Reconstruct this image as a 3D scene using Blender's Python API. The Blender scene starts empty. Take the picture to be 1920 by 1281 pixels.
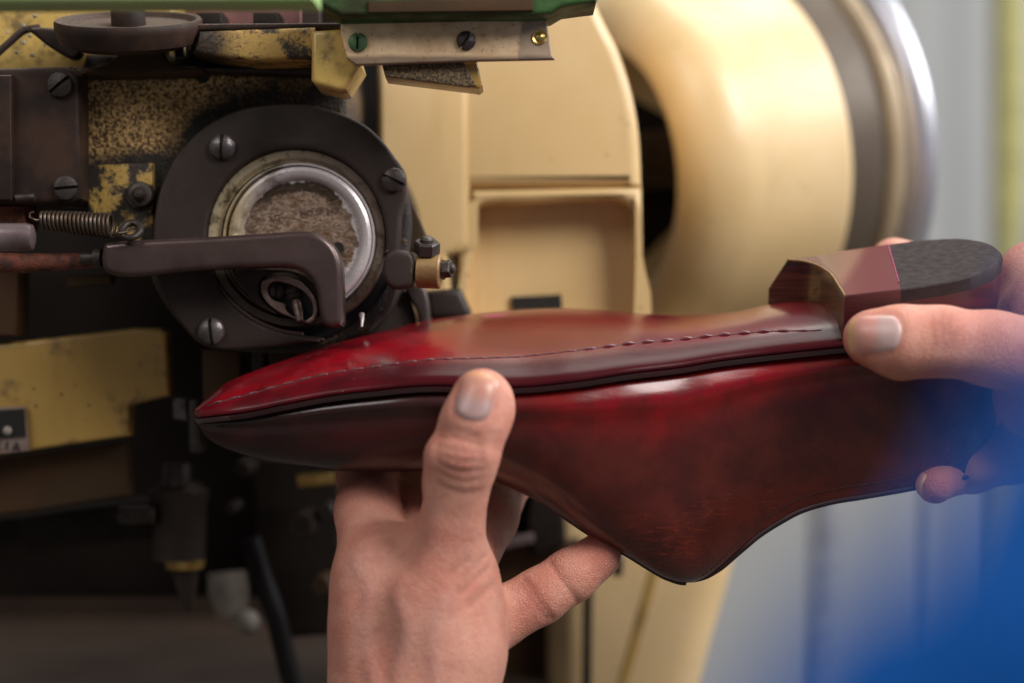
import bpy, bmesh, math, random
import numpy as np
from mathutils import Vector, Matrix
random.seed(4); np.random.seed(4)
sc = bpy.context.scene
col = sc.collection
D = 0.7; K = 1/5000.0            # camera stands 0.7 m before the work; 5000 photo pixels per metre there

def P(px, py, y):
    s = (D+y)/D*K
    return Vector(((px-960)*s, y, -(py-640.5)*s))
def S(px, y): return px*(D+y)/D*K

# ---------------------------------------------------------------- objects
def tag(o, label=None, cat=None, group=None, kind=None):
    if label: o['label'] = label
    if cat: o['category'] = cat
    if group: o['group'] = group
    if kind: o['kind'] = kind
    return o
def empty(name, loc):
    o = bpy.data.objects.new(name, None); col.objects.link(o); o.location = loc
    o.empty_display_size = 0.02
    return o
def link(name, me, mat, parent=None, smooth=35, label=None):
    o = bpy.data.objects.new(name, me); col.objects.link(o)
    if mat is not None:
        me.materials.clear(); me.materials.append(mat)
    if smooth:
        me.shade_smooth()
        if smooth < 180: me.set_sharp_from_angle(angle=math.radians(smooth))
    if parent is not None:
        o.parent = parent
        m = Matrix.Identity(4); p = parent
        while p is not None:
            m = p.matrix_parent_inverse @ Matrix.Translation(p.location) if False else m; p = p.parent
        root = parent
        while root.parent is not None: root = root.parent
        if parent is root and root.type == 'EMPTY':
            o.matrix_parent_inverse = Matrix.Translation(root.location).inverted()
    if label: o['label'] = label
    return o
def mesh(vs, fs, attrs=None):
    me = bpy.data.meshes.new('m')
    me.from_pydata([tuple(v) for v in vs], [], [tuple(int(i) for i in f) for f in fs])
    me.update()
    bm = bmesh.new(); bm.from_mesh(me); bmesh.ops.recalc_face_normals(bm, faces=bm.faces); bm.to_mesh(me); bm.free()
    if attrs:
        for k, a in attrs.items():
            at = me.attributes.new(k, 'FLOAT', 'POINT'); at.data.foreach_set('value', np.asarray(a, dtype=np.float32))
    return me
class MB:
    def __init__(s): s.v = []; s.f = []
    def add(s, vs, fs):
        b = len(s.v); s.v += [Vector(v) for v in vs]; s.f += [[i+b for i in f] for f in fs]; return s
    def build(s, name, mat, parent=None, smooth=35, label=None):
        return link(name, mesh(s.v, s.f), mat, parent, smooth, label)

def catmull(pts, n=8, closed=False):
    out = []; m = len(pts)
    rng = range(m) if closed else range(m-1)
    for i in rng:
        g = (lambda j: pts[j % m]) if closed else (lambda j: pts[max(0, min(m-1, j))])
        p0, p1, p2, p3 = [np.array(g(i+k), float) for k in (-1, 0, 1, 2)]
        for t in np.linspace(0, 1, n, endpoint=False):
            out.append(0.5*((2*p1)+(-p0+p2)*t+(2*p0-5*p1+4*p2-p3)*t*t+(-p0+3*p1-3*p2+p3)*t**3))
    if not closed: out.append(np.array(pts[-1], float))
    return [tuple(p) for p in out]

_tmp = []
def plate_mesh(outlines, y, thick, bev=0.0, res=3, tilt=None):
    """flat piece cut to outlines (photo pixels at depth y), front face at y, running back by thick"""
    cu = bpy.data.curves.new('c', 'CURVE'); cu.dimensions = '2D'; cu.fill_mode = 'BOTH'
    for o in outlines:
        sp = cu.splines.new('POLY'); sp.points.add(len(o)-1); sp.use_cyclic_u = True
        for k, (a, b) in enumerate(o):
            p = P(a, b, y); sp.points[k].co = (p.x, p.z, 0, 1)
    cu.extrude = max(thick/2-bev, 1e-5); cu.bevel_depth = bev; cu.bevel_resolution = res; cu.offset = -bev
    ob = bpy.data.objects.new('c', cu); col.objects.link(ob)
    dg = bpy.context.evaluated_depsgraph_get(); dg.update()
    me = bpy.data.meshes.new_from_object(ob.evaluated_get(dg))
    col.objects.unlink(ob); bpy.data.objects.remove(ob); bpy.data.curves.remove(cu)
    n = len(me.vertices); co = np.empty(n*3, np.float32); me.vertices.foreach_get('co', co); co = co.reshape(-1, 3)
    c2 = np.stack([co[:, 0], y+thick/2-co[:, 2], co[:, 1]], 1)
    me.vertices.foreach_set('co', c2.ravel().astype(np.float32)); me.update()
    bm = bmesh.new(); bm.from_mesh(me); bmesh.ops.remove_doubles(bm, verts=bm.verts, dist=1e-6)
    bmesh.ops.recalc_face_normals(bm, faces=bm.faces); bm.to_mesh(me); bm.free()
    if tilt is not None: me.transform(tilt)
    return me
def plate(name, outlines, y, thick, bev, mat, parent, label=None, smooth=35, tilt=None):
    if outlines and not hasattr(outlines[0][0], '__len__'): outlines = [outlines]
    return link(name, plate_mesh(outlines, y, thick, bev, tilt=tilt), mat, parent, smooth, label)
def tilt_about(pt, ax=(1, 0, 0), deg=10):
    return Matrix.Translation(pt) @ Matrix.Rotation(math.radians(deg), 4, Vector(ax)) @ Matrix.Translation(-Vector(pt))
def circle(cx, cy, r, n=64, a0=0, a1=360):
    return [(cx+r*math.cos(math.radians(a0+(a1-a0)*k/n)), cy-r*math.sin(math.radians(a0+(a1-a0)*k/n))) for k in range(n)]

def frame_of(ax):
    ax = Vector(ax).normalized()
    u = ax.orthogonal().normalized()
    if abs(ax.z) < .9: u = Vector((0, 0, 1)).cross(ax).normalized()
    return ax, u, ax.cross(u)
def lathe_geo(prof, origin, axis, n=64, closed=False):
    ax, u, w = frame_of(axis); o = Vector(origin)
    vs = []; fs = []
    for (a, r) in prof:
        for k in range(n):
            t = 2*math.pi*k/n
            vs.append(o+ax*a+(u*math.cos(t)+w*math.sin(t))*max(r, 1e-6))
    m = len(prof)
    for i in range(m-1):
        for k in range(n):
            k2 = (k+1) % n
            fs.append([i*n+k, i*n+k2, (i+1)*n+k2, (i+1)*n+k])
    return vs, fs
def lathe(name, prof, origin, axis, mat, parent, n=64, label=None, smooth=35):
    vs, fs = lathe_geo(prof, origin, axis, n)
    return link(name, mesh(vs, fs), mat, parent, smooth, label)
def tube_geo(pts, rad, n=12, caps=True):
    pts = [Vector(p) for p in pts]; m = len(pts)
    rads = rad if hasattr(rad, '__len__') else [rad]*m
    vs = []; fs = []; u = None
    for i, p in enumerate(pts):
        t = (pts[min(i+1, m-1)]-pts[max(i-1, 0)]).normalized()
        u = (u - t*u.dot(t)).normalized() if u is not None else t.orthogonal().normalized()
        w = t.cross(u)
        for k in range(n):
            a = 2*math.pi*k/n; vs.append(p+(u*math.cos(a)+w*math.sin(a))*rads[i])
    for i in range(m-1):
        for k in range(n):
            k2 = (k+1) % n; fs.append([i*n+k, i*n+k2, (i+1)*n+k2, (i+1)*n+k])
    if caps: fs.append(list(range(n))); fs.append([(m-1)*n+k for k in range(n)])
    return vs, fs
def tube(name, pts, rad, mat, parent, n=12, label=None, smooth=50):
    vs, fs = tube_geo(pts, rad, n); return link(name, mesh(vs, fs), mat, parent, smooth, label)
def screw_head(name, px, py, y, rpx, slot_deg, mat, parent, dome=.35, axis=(0, -1, 0), label=None, slotw=.13):
    """slotted round head, lying on a face at depth y and looking along axis"""
    r = S(rpx, y); o = P(px, py, y); ax, u, w = frame_of(axis)
    a = math.radians(slot_deg); e1 = u*math.cos(a)+w*math.sin(a); e2 = ax.cross(e1)
    sw = slotw*r; h0 = .35*r; dp = .5*r
    xs = list(-r*np.cos(np.linspace(0, math.acos(sw/r), 9))) + [-sw*.9] + [0.0] + [sw*.9] + list(r*np.cos(np.linspace(math.acos(sw/r), 0, 9)))
    m = 17; vs = []; fs = []
    def H(x, yy):
        q = min(1, (x*x+yy*yy)/(r*r)); return h0+dome*r*(1-q)-(.10*r if q > .93 else 0)
    for x in xs:
        c = math.sqrt(max(r*r-x*x, 1e-12))
        for j in range(m):
            yy = c*math.cos(math.pi*(1-j/(m-1)))
            h = H(x, yy) - (dp if abs(x) < sw*.95 else 0)
            vs.append(o+e2*x+e1*yy+ax*h)
    nc = len(xs)
    for i in range(nc-1):
        for j in range(m-1): fs.append([i*m+j, (i+1)*m+j, (i+1)*m+j+1, i*m+j+1])
    rim = [i*m for i in range(nc)] + [i*m+m-1 for i in reversed(range(nc))]
    b = len(vs)
    for i in rim:
        d = vs[i]-o; vs.append(vs[i]-ax*d.dot(ax)-ax*.05*r)
    for k in range(len(rim)):
        k2 = (k+1) % len(rim); fs.append([rim[k], rim[k2], b+k2, b+k])
    return link(name, mesh(vs, fs), mat, parent, 40, label)
def hex_nut_geo(o, axis, rad, h, rot=0, dome=True):
    ax, u, w = frame_of(axis); vs = []; fs = []; o = Vector(o)
    prof = [(0, 1.0), (h*.85, 1.0), (h, .88)]
    for (a, r) in prof:
        for k in range(6):
            t = math.radians(rot+60*k); vs.append(o+ax*a+(u*math.cos(t)+w*math.sin(t))*rad*r)
    for i in range(2):
        for k in range(6): fs.append([i*6+k, i*6+(k+1) % 6, (i+1)*6+(k+1) % 6, (i+1)*6+k])
    fs.append([12+k for k in range(6)]); fs.append([k for k in range(6)])
    if dome:
        v2, f2 = lathe_geo([(h, rad*.55), (h*1.25, rad*.5), (h*1.42, rad*.32), (h*1.48, 0)], o, ax, 20)
        b = len(vs); vs += v2; fs += [[i+b for i in f] for f in f2]
    return vs, fs
def box_geo(a, b):
    vs = [(x, y, z) for x in (a[0], b[0]) for y in (a[1], b[1]) for z in (a[2], b[2])]
    fs = [(0, 1, 3, 2), (4, 6, 7, 5), (0, 4, 5, 1), (2, 3, 7, 6), (0, 2, 6, 4), (1, 5, 7, 3)]
    return vs, fs

# ---------------------------------------------------------------- materials
class NT:
    def __init__(s, name):
        s.m = bpy.data.materials.new(name); s.m.use_nodes = True; s.t = s.m.node_tree
        s.t.nodes.clear(); s.out = s.t.nodes.new('ShaderNodeOutputMaterial')
        s.b = s.n('BsdfPrincipled'); s.l(s.b.outputs[0], s.out.inputs[0])
        s.co = s.n('TexCoord').outputs['Object']
    def n(s, typ, **kw):
        nd = s.t.nodes.new('ShaderNode'+typ)
        for k, v in kw.items(): setattr(nd, k, v)
        return nd
    def l(s, a, b): s.t.links.new(a, b)
    def put(s, sock, v):
        if hasattr(v, 'links') or isinstance(v, bpy.types.NodeSocket): s.l(v, sock)
        else:
            if hasattr(sock.default_value, '__len__') and not hasattr(v, '__len__'): v = [v]*len(sock.default_value)
            if hasattr(v, '__len__') and len(v) == 3 and len(sock.default_value) == 4: v = (*v, 1)
            sock.default_value = v
    def math(s, op, a, b=0.0, c=None, clamp=False):
        nd = s.n('Math', operation=op, use_clamp=clamp); s.put(nd.inputs[0], a); s.put(nd.inputs[1], b)
        if c is not None: s.put(nd.inputs[2], c)
        return nd.outputs[0]
    def ramp(s, v, lo, hi, a=0.0, b=1.0, smooth=True):
        nd = s.n('MapRange'); nd.interpolation_type = 'SMOOTHSTEP' if smooth else 'LINEAR'
        s.put(nd.inputs[0], v); nd.inputs[1].default_value = lo; nd.inputs[2].default_value = hi
        nd.inputs[3].default_value = a; nd.inputs[4].default_value = b
        return nd.outputs[0]
    def mix(s, f, a, b, mode='MIX'):
        nd = s.n('Mix', data_type='RGBA', blend_type=mode, clamp_factor=True)
        s.put(nd.inputs[0], f); s.put(nd.inputs[6], a); s.put(nd.inputs[7], b); return nd.outputs[2]
    def noise(s, scale, detail=4, rough=.55, dist=0, vec=None, stretch=None):
        nd = s.n('TexNoise'); nd.inputs['Scale'].default_value = scale; nd.inputs['Detail'].default_value = detail
        nd.inputs['Roughness'].default_value = rough; nd.inputs['Distortion'].default_value = dist
        v = vec if vec is not None else s.co
        if stretch is not None: v = s.mapping(v, scale=stretch)
        s.l(v, nd.inputs['Vector']); return nd.outputs['Fac']
    def mapping(s, v, loc=(0, 0, 0), rot=(0, 0, 0), scale=(1, 1, 1)):
        nd = s.n('Mapping'); s.l(v, nd.inputs[0]); nd.inputs['Location'].default_value = loc
        nd.inputs['Rotation'].default_value = rot; nd.inputs['Scale'].default_value = scale; return nd.outputs[0]
    def voro(s, scale, feature='F1', vec=None, out='Distance', rnd=1.0):
        nd = s.n('TexVoronoi', feature=feature); nd.inputs['Scale'].default_value = scale
        nd.inputs['Randomness'].default_value = rnd
        s.l(vec if vec is not None else s.co, nd.inputs['Vector']); return nd.outputs[out]
    def attr(s, name):
        nd = s.n('Attribute', attribute_name=name); return nd.outputs['Fac']
    def xyz(s):
        nd = s.n('SeparateXYZ'); s.l(s.co, nd.inputs[0]); return nd.outputs
    def dist_axis(s, c):
        """distance in the x-z plane from point c"""
        o = s.xyz(); a = s.math('SUBTRACT', o[0], c[0]); b = s.math('SUBTRACT', o[2], c[2])
        return s.math('SQRT', s.math('ADD', s.math('MULTIPLY', a, a), s.math('MULTIPLY', b, b)))
    def bump(s, h, strength=.3, dist=.001, prev=None):
        nd = s.n('Bump'); nd.inputs['Strength'].default_value = strength; nd.inputs['Distance'].default_value = dist
        s.put(nd.inputs['Height'], h)
        if prev is not None: s.l(prev, nd.inputs['Normal'])
        return nd.outputs[0]
    def set(s, **kw):
        names = {'col': 'Base Color', 'rough': 'Roughness', 'metal': 'Metallic', 'normal': 'Normal', 'coat': 'Coat Weight',
                 'coatr': 'Coat Roughness', 'spec': 'Specular IOR Level', 'sss': 'Subsurface Weight', 'sssr': 'Subsurface Radius', 'ssss': 'Subsurface Scale', 'sheen': 'Sheen Weight', 'coatn': 'Coat Normal', 'sheenr': 'Sheen Roughness'}
        for k, v in kw.items(): s.put(s.b.inputs[names[k]], v)
        return s.m

def m_simple(name, c, rough=.5, metal=0.0, var=.35, scale=60, c2=None, bump=.15, bscale=600, spec=.5, coat=0, edge=None):
    t = NT(name); f = t.noise(scale, 5)
    f2 = t.ramp(f, .35, .68)
    c2 = c2 if c2 is not None else tuple(x*(1-var) for x in c)
    colr = t.mix(f2, c, c2)
    n2 = t.noise(bscale, 3)
    if edge is not None:
        bv = t.n('Bevel', samples=4); bv.inputs['Radius'].default_value = .0012; g = t.n('NewGeometry')
        dp = t.n('VectorMath', operation='DOT_PRODUCT'); t.l(bv.outputs[0], dp.inputs[0]); t.l(g.outputs['Normal'], dp.inputs[1])
        ew = t.math('MULTIPLY', t.ramp(dp.outputs['Value'], .995, .85), t.ramp(t.noise(90, 5, .7), .38, .58)); colr = t.mix(ew, colr, edge)
    r = t.ramp(f, .3, .7, max(rough-.1, .05), min(rough+.12, 1))
    return t.set(col=colr, rough=r, metal=metal, normal=t.bump(n2, bump, .0006), spec=spec, coat=coat)

def m_yellow(name, grime=.25, base=(.76, .545, .29), gold=False):
    t = NT(name)
    big = t.noise(9, 3); c = t.mix(t.ramp(big, .35, .65), base, (base[0]*.88, base[1]*.84, base[2]*.72))
    g = t.noise(45, 7, .7); mask = t.ramp(g, .70-.32*grime, .80-.2*grime)
    c = t.mix(t.math('MULTIPLY', mask, .85), c, (.10, .058, .022))
    st = t.noise(1, 5, .65, stretch=(45, 45, 7)); c = t.mix(t.ramp(st, .52, .75, 0, .35), c, (base[0]*.6, base[1]*.52, base[2]*.4))
    sp = t.voro(150); nn = t.noise(30, 2)
    spots = t.math('MULTIPLY', t.ramp(sp, .16, .06), t.ramp(nn, .55, .62))
    c = t.mix(t.math('MULTIPLY', spots, .8), c, (.05, .03, .015))
    return t.set(col=c, rough=t.ramp(g, .3, .7, .30, .5), normal=t.bump(t.noise(300, 3), .08, .0005), spec=.5, coat=.3, coatr=.25)

M = {}
M['yellow'] = m_yellow('yellow_paint', .22)
M['yellow_wheel'] = m_yellow('wheel_paint', .0, base=(.78, .585, .335))
M['yellow_dirty'] = m_yellow('yellow_paint_dirty', .55, base=(.43, .265, .065))
M['yellow_block'] = m_yellow('yellow_paint_block', .6, base=(.62, .42, .12))
M['brown_plate'] = m_simple('brown_plate', (.075, .033, .014), .6, 0, c2=(.05, .03, .013), scale=25, spec=.25)
M['black_iron'] = m_simple('black_iron', (.040, .027, .023), .45, .0, c2=(.026, .017, .013), scale=60, bump=.3, bscale=2200, spec=.26, edge=(.16, .115, .09))
M['black_dull'] = m_simple('black_dull', (.020, .014, .011), .6, 0, scale=40, c2=(.012, .008, .006), spec=.2)
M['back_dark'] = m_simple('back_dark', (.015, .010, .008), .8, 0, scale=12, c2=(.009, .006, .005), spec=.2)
M['screw'] = m_simple('screw_steel', (.15, .13, .13), .33, .5, c2=(.06, .045, .04), scale=160, bump=.15, bscale=1500)
M['screw_dark'] = m_simple('screw_dark', (.060, .046, .042), .42, .3, c2=(.025, .017, .013), scale=200, bump=.3, bscale=1500)
M['holder'] = m_simple('holder_steel', (.33, .25, .215), .35, .35, c2=(.16, .10, .075), scale=120)
M['lever'] = m_simple('lever_steel', (.100, .066, .062), .30, .5, c2=(.055, .034, .030), scale=45, bump=.06, bscale=1500, edge=(.26, .19, .18))
M['spring'] = m_simple('spring_wire', (.15, .11, .085), .38, .7, c2=(.07, .045, .03), scale=160)
M['rod'] = m_simple('steel_rod', (.34, .27, .28), .35, .6, c2=(.14, .09, .09), scale=40)
M['rust'] = m_simple('rust_red', (.16, .038, .018), .7, 0, c2=(.04, .014, .009), scale=220, bump=.7, bscale=1500)
M['tan'] = m_simple('tan_barrel', (.34, .21, .085), .35, .1, c2=(.22, .12, .045), scale=120, bump=.3)
M['brass'] = m_simple('brass', (.62, .42, .13), .3, .8, c2=(.35, .2, .06), scale=90)
M['chrome'] = m_simple('chrome', (.66, .66, .72), .32, .75, c2=(.56, .56, .63), scale=10, bump=.02)
M['engraved'] = m_simple('engraved_mark', (.13, .085, .06), .5, .2, c2=(.09, .055, .04), scale=300)
M['grey_rubber'] = m_simple('belt_grey', (.135, .105, .078), .5, .1, c2=(.11, .085, .065), scale=15)
M['beige'] = m_simple('beige_metal', (.50, .40, .27), .45, .2, c2=(.36, .28, .19), scale=30)
M['green'] = m_simple('green_paint', (.055, .13, .04), .55, 0, c2=(.035, .035, .016), scale=55, bump=.4, spec=.25)
M['green_screw'] = m_simple('green_screw_paint', (.06, .16, .05), .5, 0, c2=(.03, .07, .025), scale=150)
M['green_bright'] = m_simple('green_bar_paint', (.38, .60, .20), .5, 0, c2=(.50, .44, .30), scale=7)
M['pink'] = m_simple('pink_box', (.22, .09, .085), .6, 0)
M['white_part'] = m_simple('white_nylon', (.36, .31, .27), .5)
M['cable'] = m_simple('cable_rubber', (.012, .010, .010), .5, spec=.2)
M['slot'] = m_simple('slot_black', (.008, .007, .006), .6)
M['post_yellow'] = m_simple('post_yellow', (.42, .38, .13), .5)
M['ink'] = m_simple('label_ink', (.02, .015, .015), .6)
M['label'] = m_simple('label_metal', (.30, .22, .19), .45, .3, c2=(.2, .13, .1), scale=80)
M['tray'] = m_simple('tray_brown', (.050, .031, .021), .7, 0, c2=(.034, .021, .015), scale=12, spec=.2)

def m_cast():
    t = NT('pitted_casting')
    pit = t.voro(560, 'F1'); n1 = t.noise(760, 4, .6); n2 = t.noise(60, 5, .6); n3 = t.noise(1500, 2)
    gold = t.mix(t.ramp(n1, .36, .64), (.075, .032, .010), (.95, .60, .25))
    gold = t.mix(t.ramp(n2, .48, .75), gold, (.26, .14, .05))
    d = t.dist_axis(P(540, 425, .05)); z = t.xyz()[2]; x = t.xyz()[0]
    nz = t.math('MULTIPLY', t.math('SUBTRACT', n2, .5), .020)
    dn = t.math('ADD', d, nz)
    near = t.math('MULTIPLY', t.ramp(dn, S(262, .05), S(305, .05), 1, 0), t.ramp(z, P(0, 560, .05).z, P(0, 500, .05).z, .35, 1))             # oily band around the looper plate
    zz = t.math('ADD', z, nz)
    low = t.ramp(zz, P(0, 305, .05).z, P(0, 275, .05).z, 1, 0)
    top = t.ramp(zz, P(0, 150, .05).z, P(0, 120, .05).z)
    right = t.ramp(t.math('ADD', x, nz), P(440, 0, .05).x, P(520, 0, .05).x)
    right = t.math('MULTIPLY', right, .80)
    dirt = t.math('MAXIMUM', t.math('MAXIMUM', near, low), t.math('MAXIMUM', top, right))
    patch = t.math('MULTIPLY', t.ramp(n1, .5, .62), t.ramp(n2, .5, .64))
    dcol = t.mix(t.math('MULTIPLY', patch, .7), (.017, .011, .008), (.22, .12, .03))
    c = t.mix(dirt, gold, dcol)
    h = t.math('ADD', n1, t.math('MULTIPLY', n3, .35))
    return t.set(col=c, rough=t.ramp(dirt, 0, 1, .33, .6), metal=t.ramp(dirt, 0, 1, .35, .05), normal=t.bump(h, 1.0, .0012), spec=.6)
M['cast'] = m_cast()
def m_cast_side():
    t = NT('chipped_yellow_casting'); n1 = t.noise(70, 7, .7); n2 = t.noise(500, 3)
    f = t.ramp(n1, .46, .54)
    z = t.xyz()[2]
    c = t.mix(f, (.46, .29, .075), (.024, .016, .011)); c = t.mix(t.ramp(n2, .55, .7, 0, .5), c, (.12, .06, .02))
    return t.set(col=c, rough=t.ramp(f, 0, 1, .36, .6), normal=t.bump(t.math('ADD', t.math('MULTIPLY', f, -.5), n2), .5, .0007))
M['chipped'] = m_cast_side()
def m_ledge():
    t = NT('ledge_chipped_paint'); n1 = t.noise(85, 7, .75); n2 = t.noise(600, 3); x = t.xyz()[0]
    g = t.ramp(t.math('ADD', x, t.math('MULTIPLY', t.math('SUBTRACT', n1, .5), .05)), P(400, 0, .02).x, P(455, 0, .02).x)
    f = t.math('MULTIPLY', g, t.ramp(n1, .60, .50))
    c = t.mix(f, (.028, .018, .011), (.50, .31, .085)); c = t.mix(t.ramp(n2, .55, .7, 0, .45), c, (.13, .07, .02))
    return t.set(col=c, rough=.45, normal=t.bump(t.math('ADD', f, n2), .5, .0006))
M['ledge'] = m_ledge()
def m_worn_ring():
    t = NT('worn_steel_ring'); n1 = t.noise(110, 6, .7); n2 = t.noise(500, 3)
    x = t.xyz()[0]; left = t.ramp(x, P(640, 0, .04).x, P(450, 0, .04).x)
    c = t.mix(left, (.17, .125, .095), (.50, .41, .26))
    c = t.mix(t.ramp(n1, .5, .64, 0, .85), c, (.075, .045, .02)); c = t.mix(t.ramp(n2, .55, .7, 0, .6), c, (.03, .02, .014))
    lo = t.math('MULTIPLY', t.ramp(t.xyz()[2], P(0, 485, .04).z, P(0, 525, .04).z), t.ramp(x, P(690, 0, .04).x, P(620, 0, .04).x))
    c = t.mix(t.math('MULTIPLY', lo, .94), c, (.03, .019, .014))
    return t.set(col=c, rough=.36, metal=.4, normal=t.bump(n2, .4, .0006))
M['worn_ring'] = m_worn_ring()
def m_silver():
    t = NT('silver_rim'); n1 = t.noise(60, 6, .65); n2 = t.noise(700, 3)
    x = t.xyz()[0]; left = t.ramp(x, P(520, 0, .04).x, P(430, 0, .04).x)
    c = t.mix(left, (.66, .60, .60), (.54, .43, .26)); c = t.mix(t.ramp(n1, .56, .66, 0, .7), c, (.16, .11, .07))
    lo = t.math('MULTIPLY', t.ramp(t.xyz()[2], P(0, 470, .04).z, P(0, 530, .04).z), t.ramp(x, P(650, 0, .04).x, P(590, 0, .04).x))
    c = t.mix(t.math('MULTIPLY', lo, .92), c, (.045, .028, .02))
    return t.set(col=c, rough=t.ramp(n2, .3, .7, .25, .4), metal=.3, normal=t.bump(n2, .10, .0004))
M['silver'] = m_silver()
def m_cap():
    t = NT('stained_end_cap'); C = P(563, 447, .05)
    d = t.dist_axis(C); n1 = t.noise(75, 6, .7); n2 = t.noise(260, 4, .6)
    scr = t.noise(520, 4, .65, .8, stretch=(.7, 1, 1.2)); z = t.xyz()[2]
    dn = t.math('ADD', d, t.math('MULTIPLY', t.math('SUBTRACT', n1, .5), .016))
    grime = t.ramp(dn, S(78, .05), S(84, .05))                 # old grease line around the edge
    bare = t.ramp(dn, S(103, .05), S(106, .05))
    c = t.mix(t.ramp(scr, .42, .62), (.20, .13, .085), (.38, .27, .205))
    c = t.mix(t.ramp(n2, .53, .68, 0, .75), c, (.16, .07, .025))
    upper = t.ramp(z, P(0, 400, .05).z, P(0, 370, .05).z, .25, 1)
    ang = t.ramp(t.noise(26, 2), .30, .42)
    c = t.mix(t.math('MULTIPLY', t.math('MULTIPLY', grime, upper), ang), c, (.048, .028, .016))
    c = t.mix(bare, c, (.60, .54, .53))
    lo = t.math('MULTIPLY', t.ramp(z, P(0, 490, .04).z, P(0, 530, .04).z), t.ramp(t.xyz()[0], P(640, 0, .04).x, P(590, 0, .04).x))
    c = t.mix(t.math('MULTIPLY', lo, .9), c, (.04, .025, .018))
    return t.set(col=c, rough=t.ramp(scr, .3, .7, .3, .5), metal=.45, normal=t.bump(t.math('ADD', scr, t.math('MULTIPLY', n2, .5)), .55, .0008))
M['cap'] = m_cap()
def m_bracket():
    t = NT('worn_beige_bracket'); n1 = t.noise(55, 6, .7); n2 = t.noise(500, 3); x = t.xyz()[0]; z = t.xyz()[2]
    c = t.mix(t.ramp(n1, .38, .66), (.90, .64, .40), (.62, .40, .21))
    r = t.ramp(t.math('ADD', x, t.math('MULTIPLY', n1, .01)), P(968, 0, .0).x+.005, P(976, 0, .0).x+.005)
    c = t.mix(t.math('MULTIPLY', r, .75), c, (.26, .19, .15))
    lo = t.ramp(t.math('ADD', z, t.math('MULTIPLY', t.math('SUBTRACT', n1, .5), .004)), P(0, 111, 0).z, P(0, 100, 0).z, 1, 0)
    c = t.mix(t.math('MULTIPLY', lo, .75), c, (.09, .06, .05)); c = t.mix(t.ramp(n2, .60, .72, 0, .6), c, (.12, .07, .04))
    return t.set(col=c, rough=.5, normal=t.bump(n1, .35, .001))
M['bracket'] = m_bracket()
def m_dusty():
    """dark iron with pale lint lying on whatever faces up"""
    t = NT('dusty_black_iron'); n1 = t.noise(60, 5); n2 = t.noise(2000, 3)
    g = t.n('NewGeometry'); s = t.n('SeparateXYZ'); t.l(g.outputs['Normal'], s.inputs[0])
    up = t.ramp(s.outputs[2], .25, .8); up = t.math('MULTIPLY', up, t.ramp(n2, .35, .6))
    c = t.mix(t.ramp(n1, .38, .66), (.022, .014, .012), (.050, .026, .018)); c = t.mix(t.math('MULTIPLY', up, .8), c, (.20, .16, .13))
    return t.set(col=c, rough=t.ramp(up, 0, 1, .5, .95), normal=t.bump(n2, .35, .0004), spec=.18)
M['dusty'] = m_dusty()

# leather of the shoe: su runs toe (0) to heel (1), sv across / around
def m_upper():
    t = NT('burgundy_upper_leather'); su = t.attr('su'); sv = t.attr('sv')
    n1 = t.noise(26, 5, .6); n2 = t.noise(70, 5, .6); vv = t.math('ADD', sv, t.math('MULTIPLY', t.math('SUBTRACT', n1, .5), .06))
    dark = t.mix(t.ramp(n2, .35, .65), (.050, .0075, .0055), (.085, .012, .008))
    toe = t.mix(t.ramp(n2, .35, .65), (.022, .0065, .0065), (.034, .008, .0075))
    c = t.mix(t.ramp(su, .28, .42), toe, dark)
    red = t.math('MULTIPLY', t.ramp(vv, .15, .03), t.ramp(su, .36, .50))
    red = t.math('MULTIPLY', red, t.ramp(su, .84, .76))
    red = t.math('MULTIPLY', red, t.ramp(n2, .32, .6, .45, 1))
    c = t.mix(t.math('MULTIPLY', red, .95), c, (.25, .003, .008))
    toered = t.math('MULTIPLY', t.math('MULTIPLY', t.ramp(vv, .30, .20), t.ramp(vv, .06, .16)), t.math('MULTIPLY', t.ramp(su, .13, .20), t.ramp(su, .33, .26)))
    c = t.mix(t.math('MULTIPLY', toered, .35), c, (.12, .008, .008))
    mid = t.math('MULTIPLY', t.ramp(n1, .42, .62), t.math('MULTIPLY', t.ramp(su, .40, .52), t.ramp(vv, .28, .10)))
    c = t.mix(t.math('MULTIPLY', mid, .5), c, (.085, .008, .006))
    # burnished wrinkles toward the tongue
    warp = t.mapping(t.co, rot=(0, math.radians(24), 0), scale=(70, 70, 420))
    w = t.n('TexNoise'); t.l(warp, w.inputs['Vector']); w.inputs['Scale'].default_value = 1.2; w.inputs['Detail'].default_value = 5; w.inputs['Distortion'].default_value = .8
    line = t.ramp(t.math('ABSOLUTE', t.math('SUBTRACT', w.outputs['Fac'], .5)), .016, .0)
    lm = t.math('MULTIPLY', line, t.math('MULTIPLY', t.math('MULTIPLY', t.ramp(su, .46, .58), t.ramp(su, .80, .70)), t.ramp(vv, .16, .32)))
    lm = t.math('MULTIPLY', lm, t.ramp(n1, .40, .58))
    c = t.mix(t.math('MULTIPLY', lm, .9), c, (.24, .030, .015))
    grain = t.voro(900, 'DISTANCE_TO_EDGE')
    fold = t.noise(1, 3, .5, .6, vec=t.mapping(t.co, rot=(0, math.radians(26), 0), scale=(18, 18, 75)))
    h = t.math('ADD', t.math('MULTIPLY', line, -.4), t.math('ADD', t.math('MULTIPLY', grain, .25), t.math('MULTIPLY', fold, 5.0)))
    return t.set(col=c, rough=t.ramp(n1, .3, .7, .20, .29), normal=t.bump(h, .10, .0006), coat=.3, coatr=.10, spec=.5)
M['upper'] = m_upper()
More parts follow.
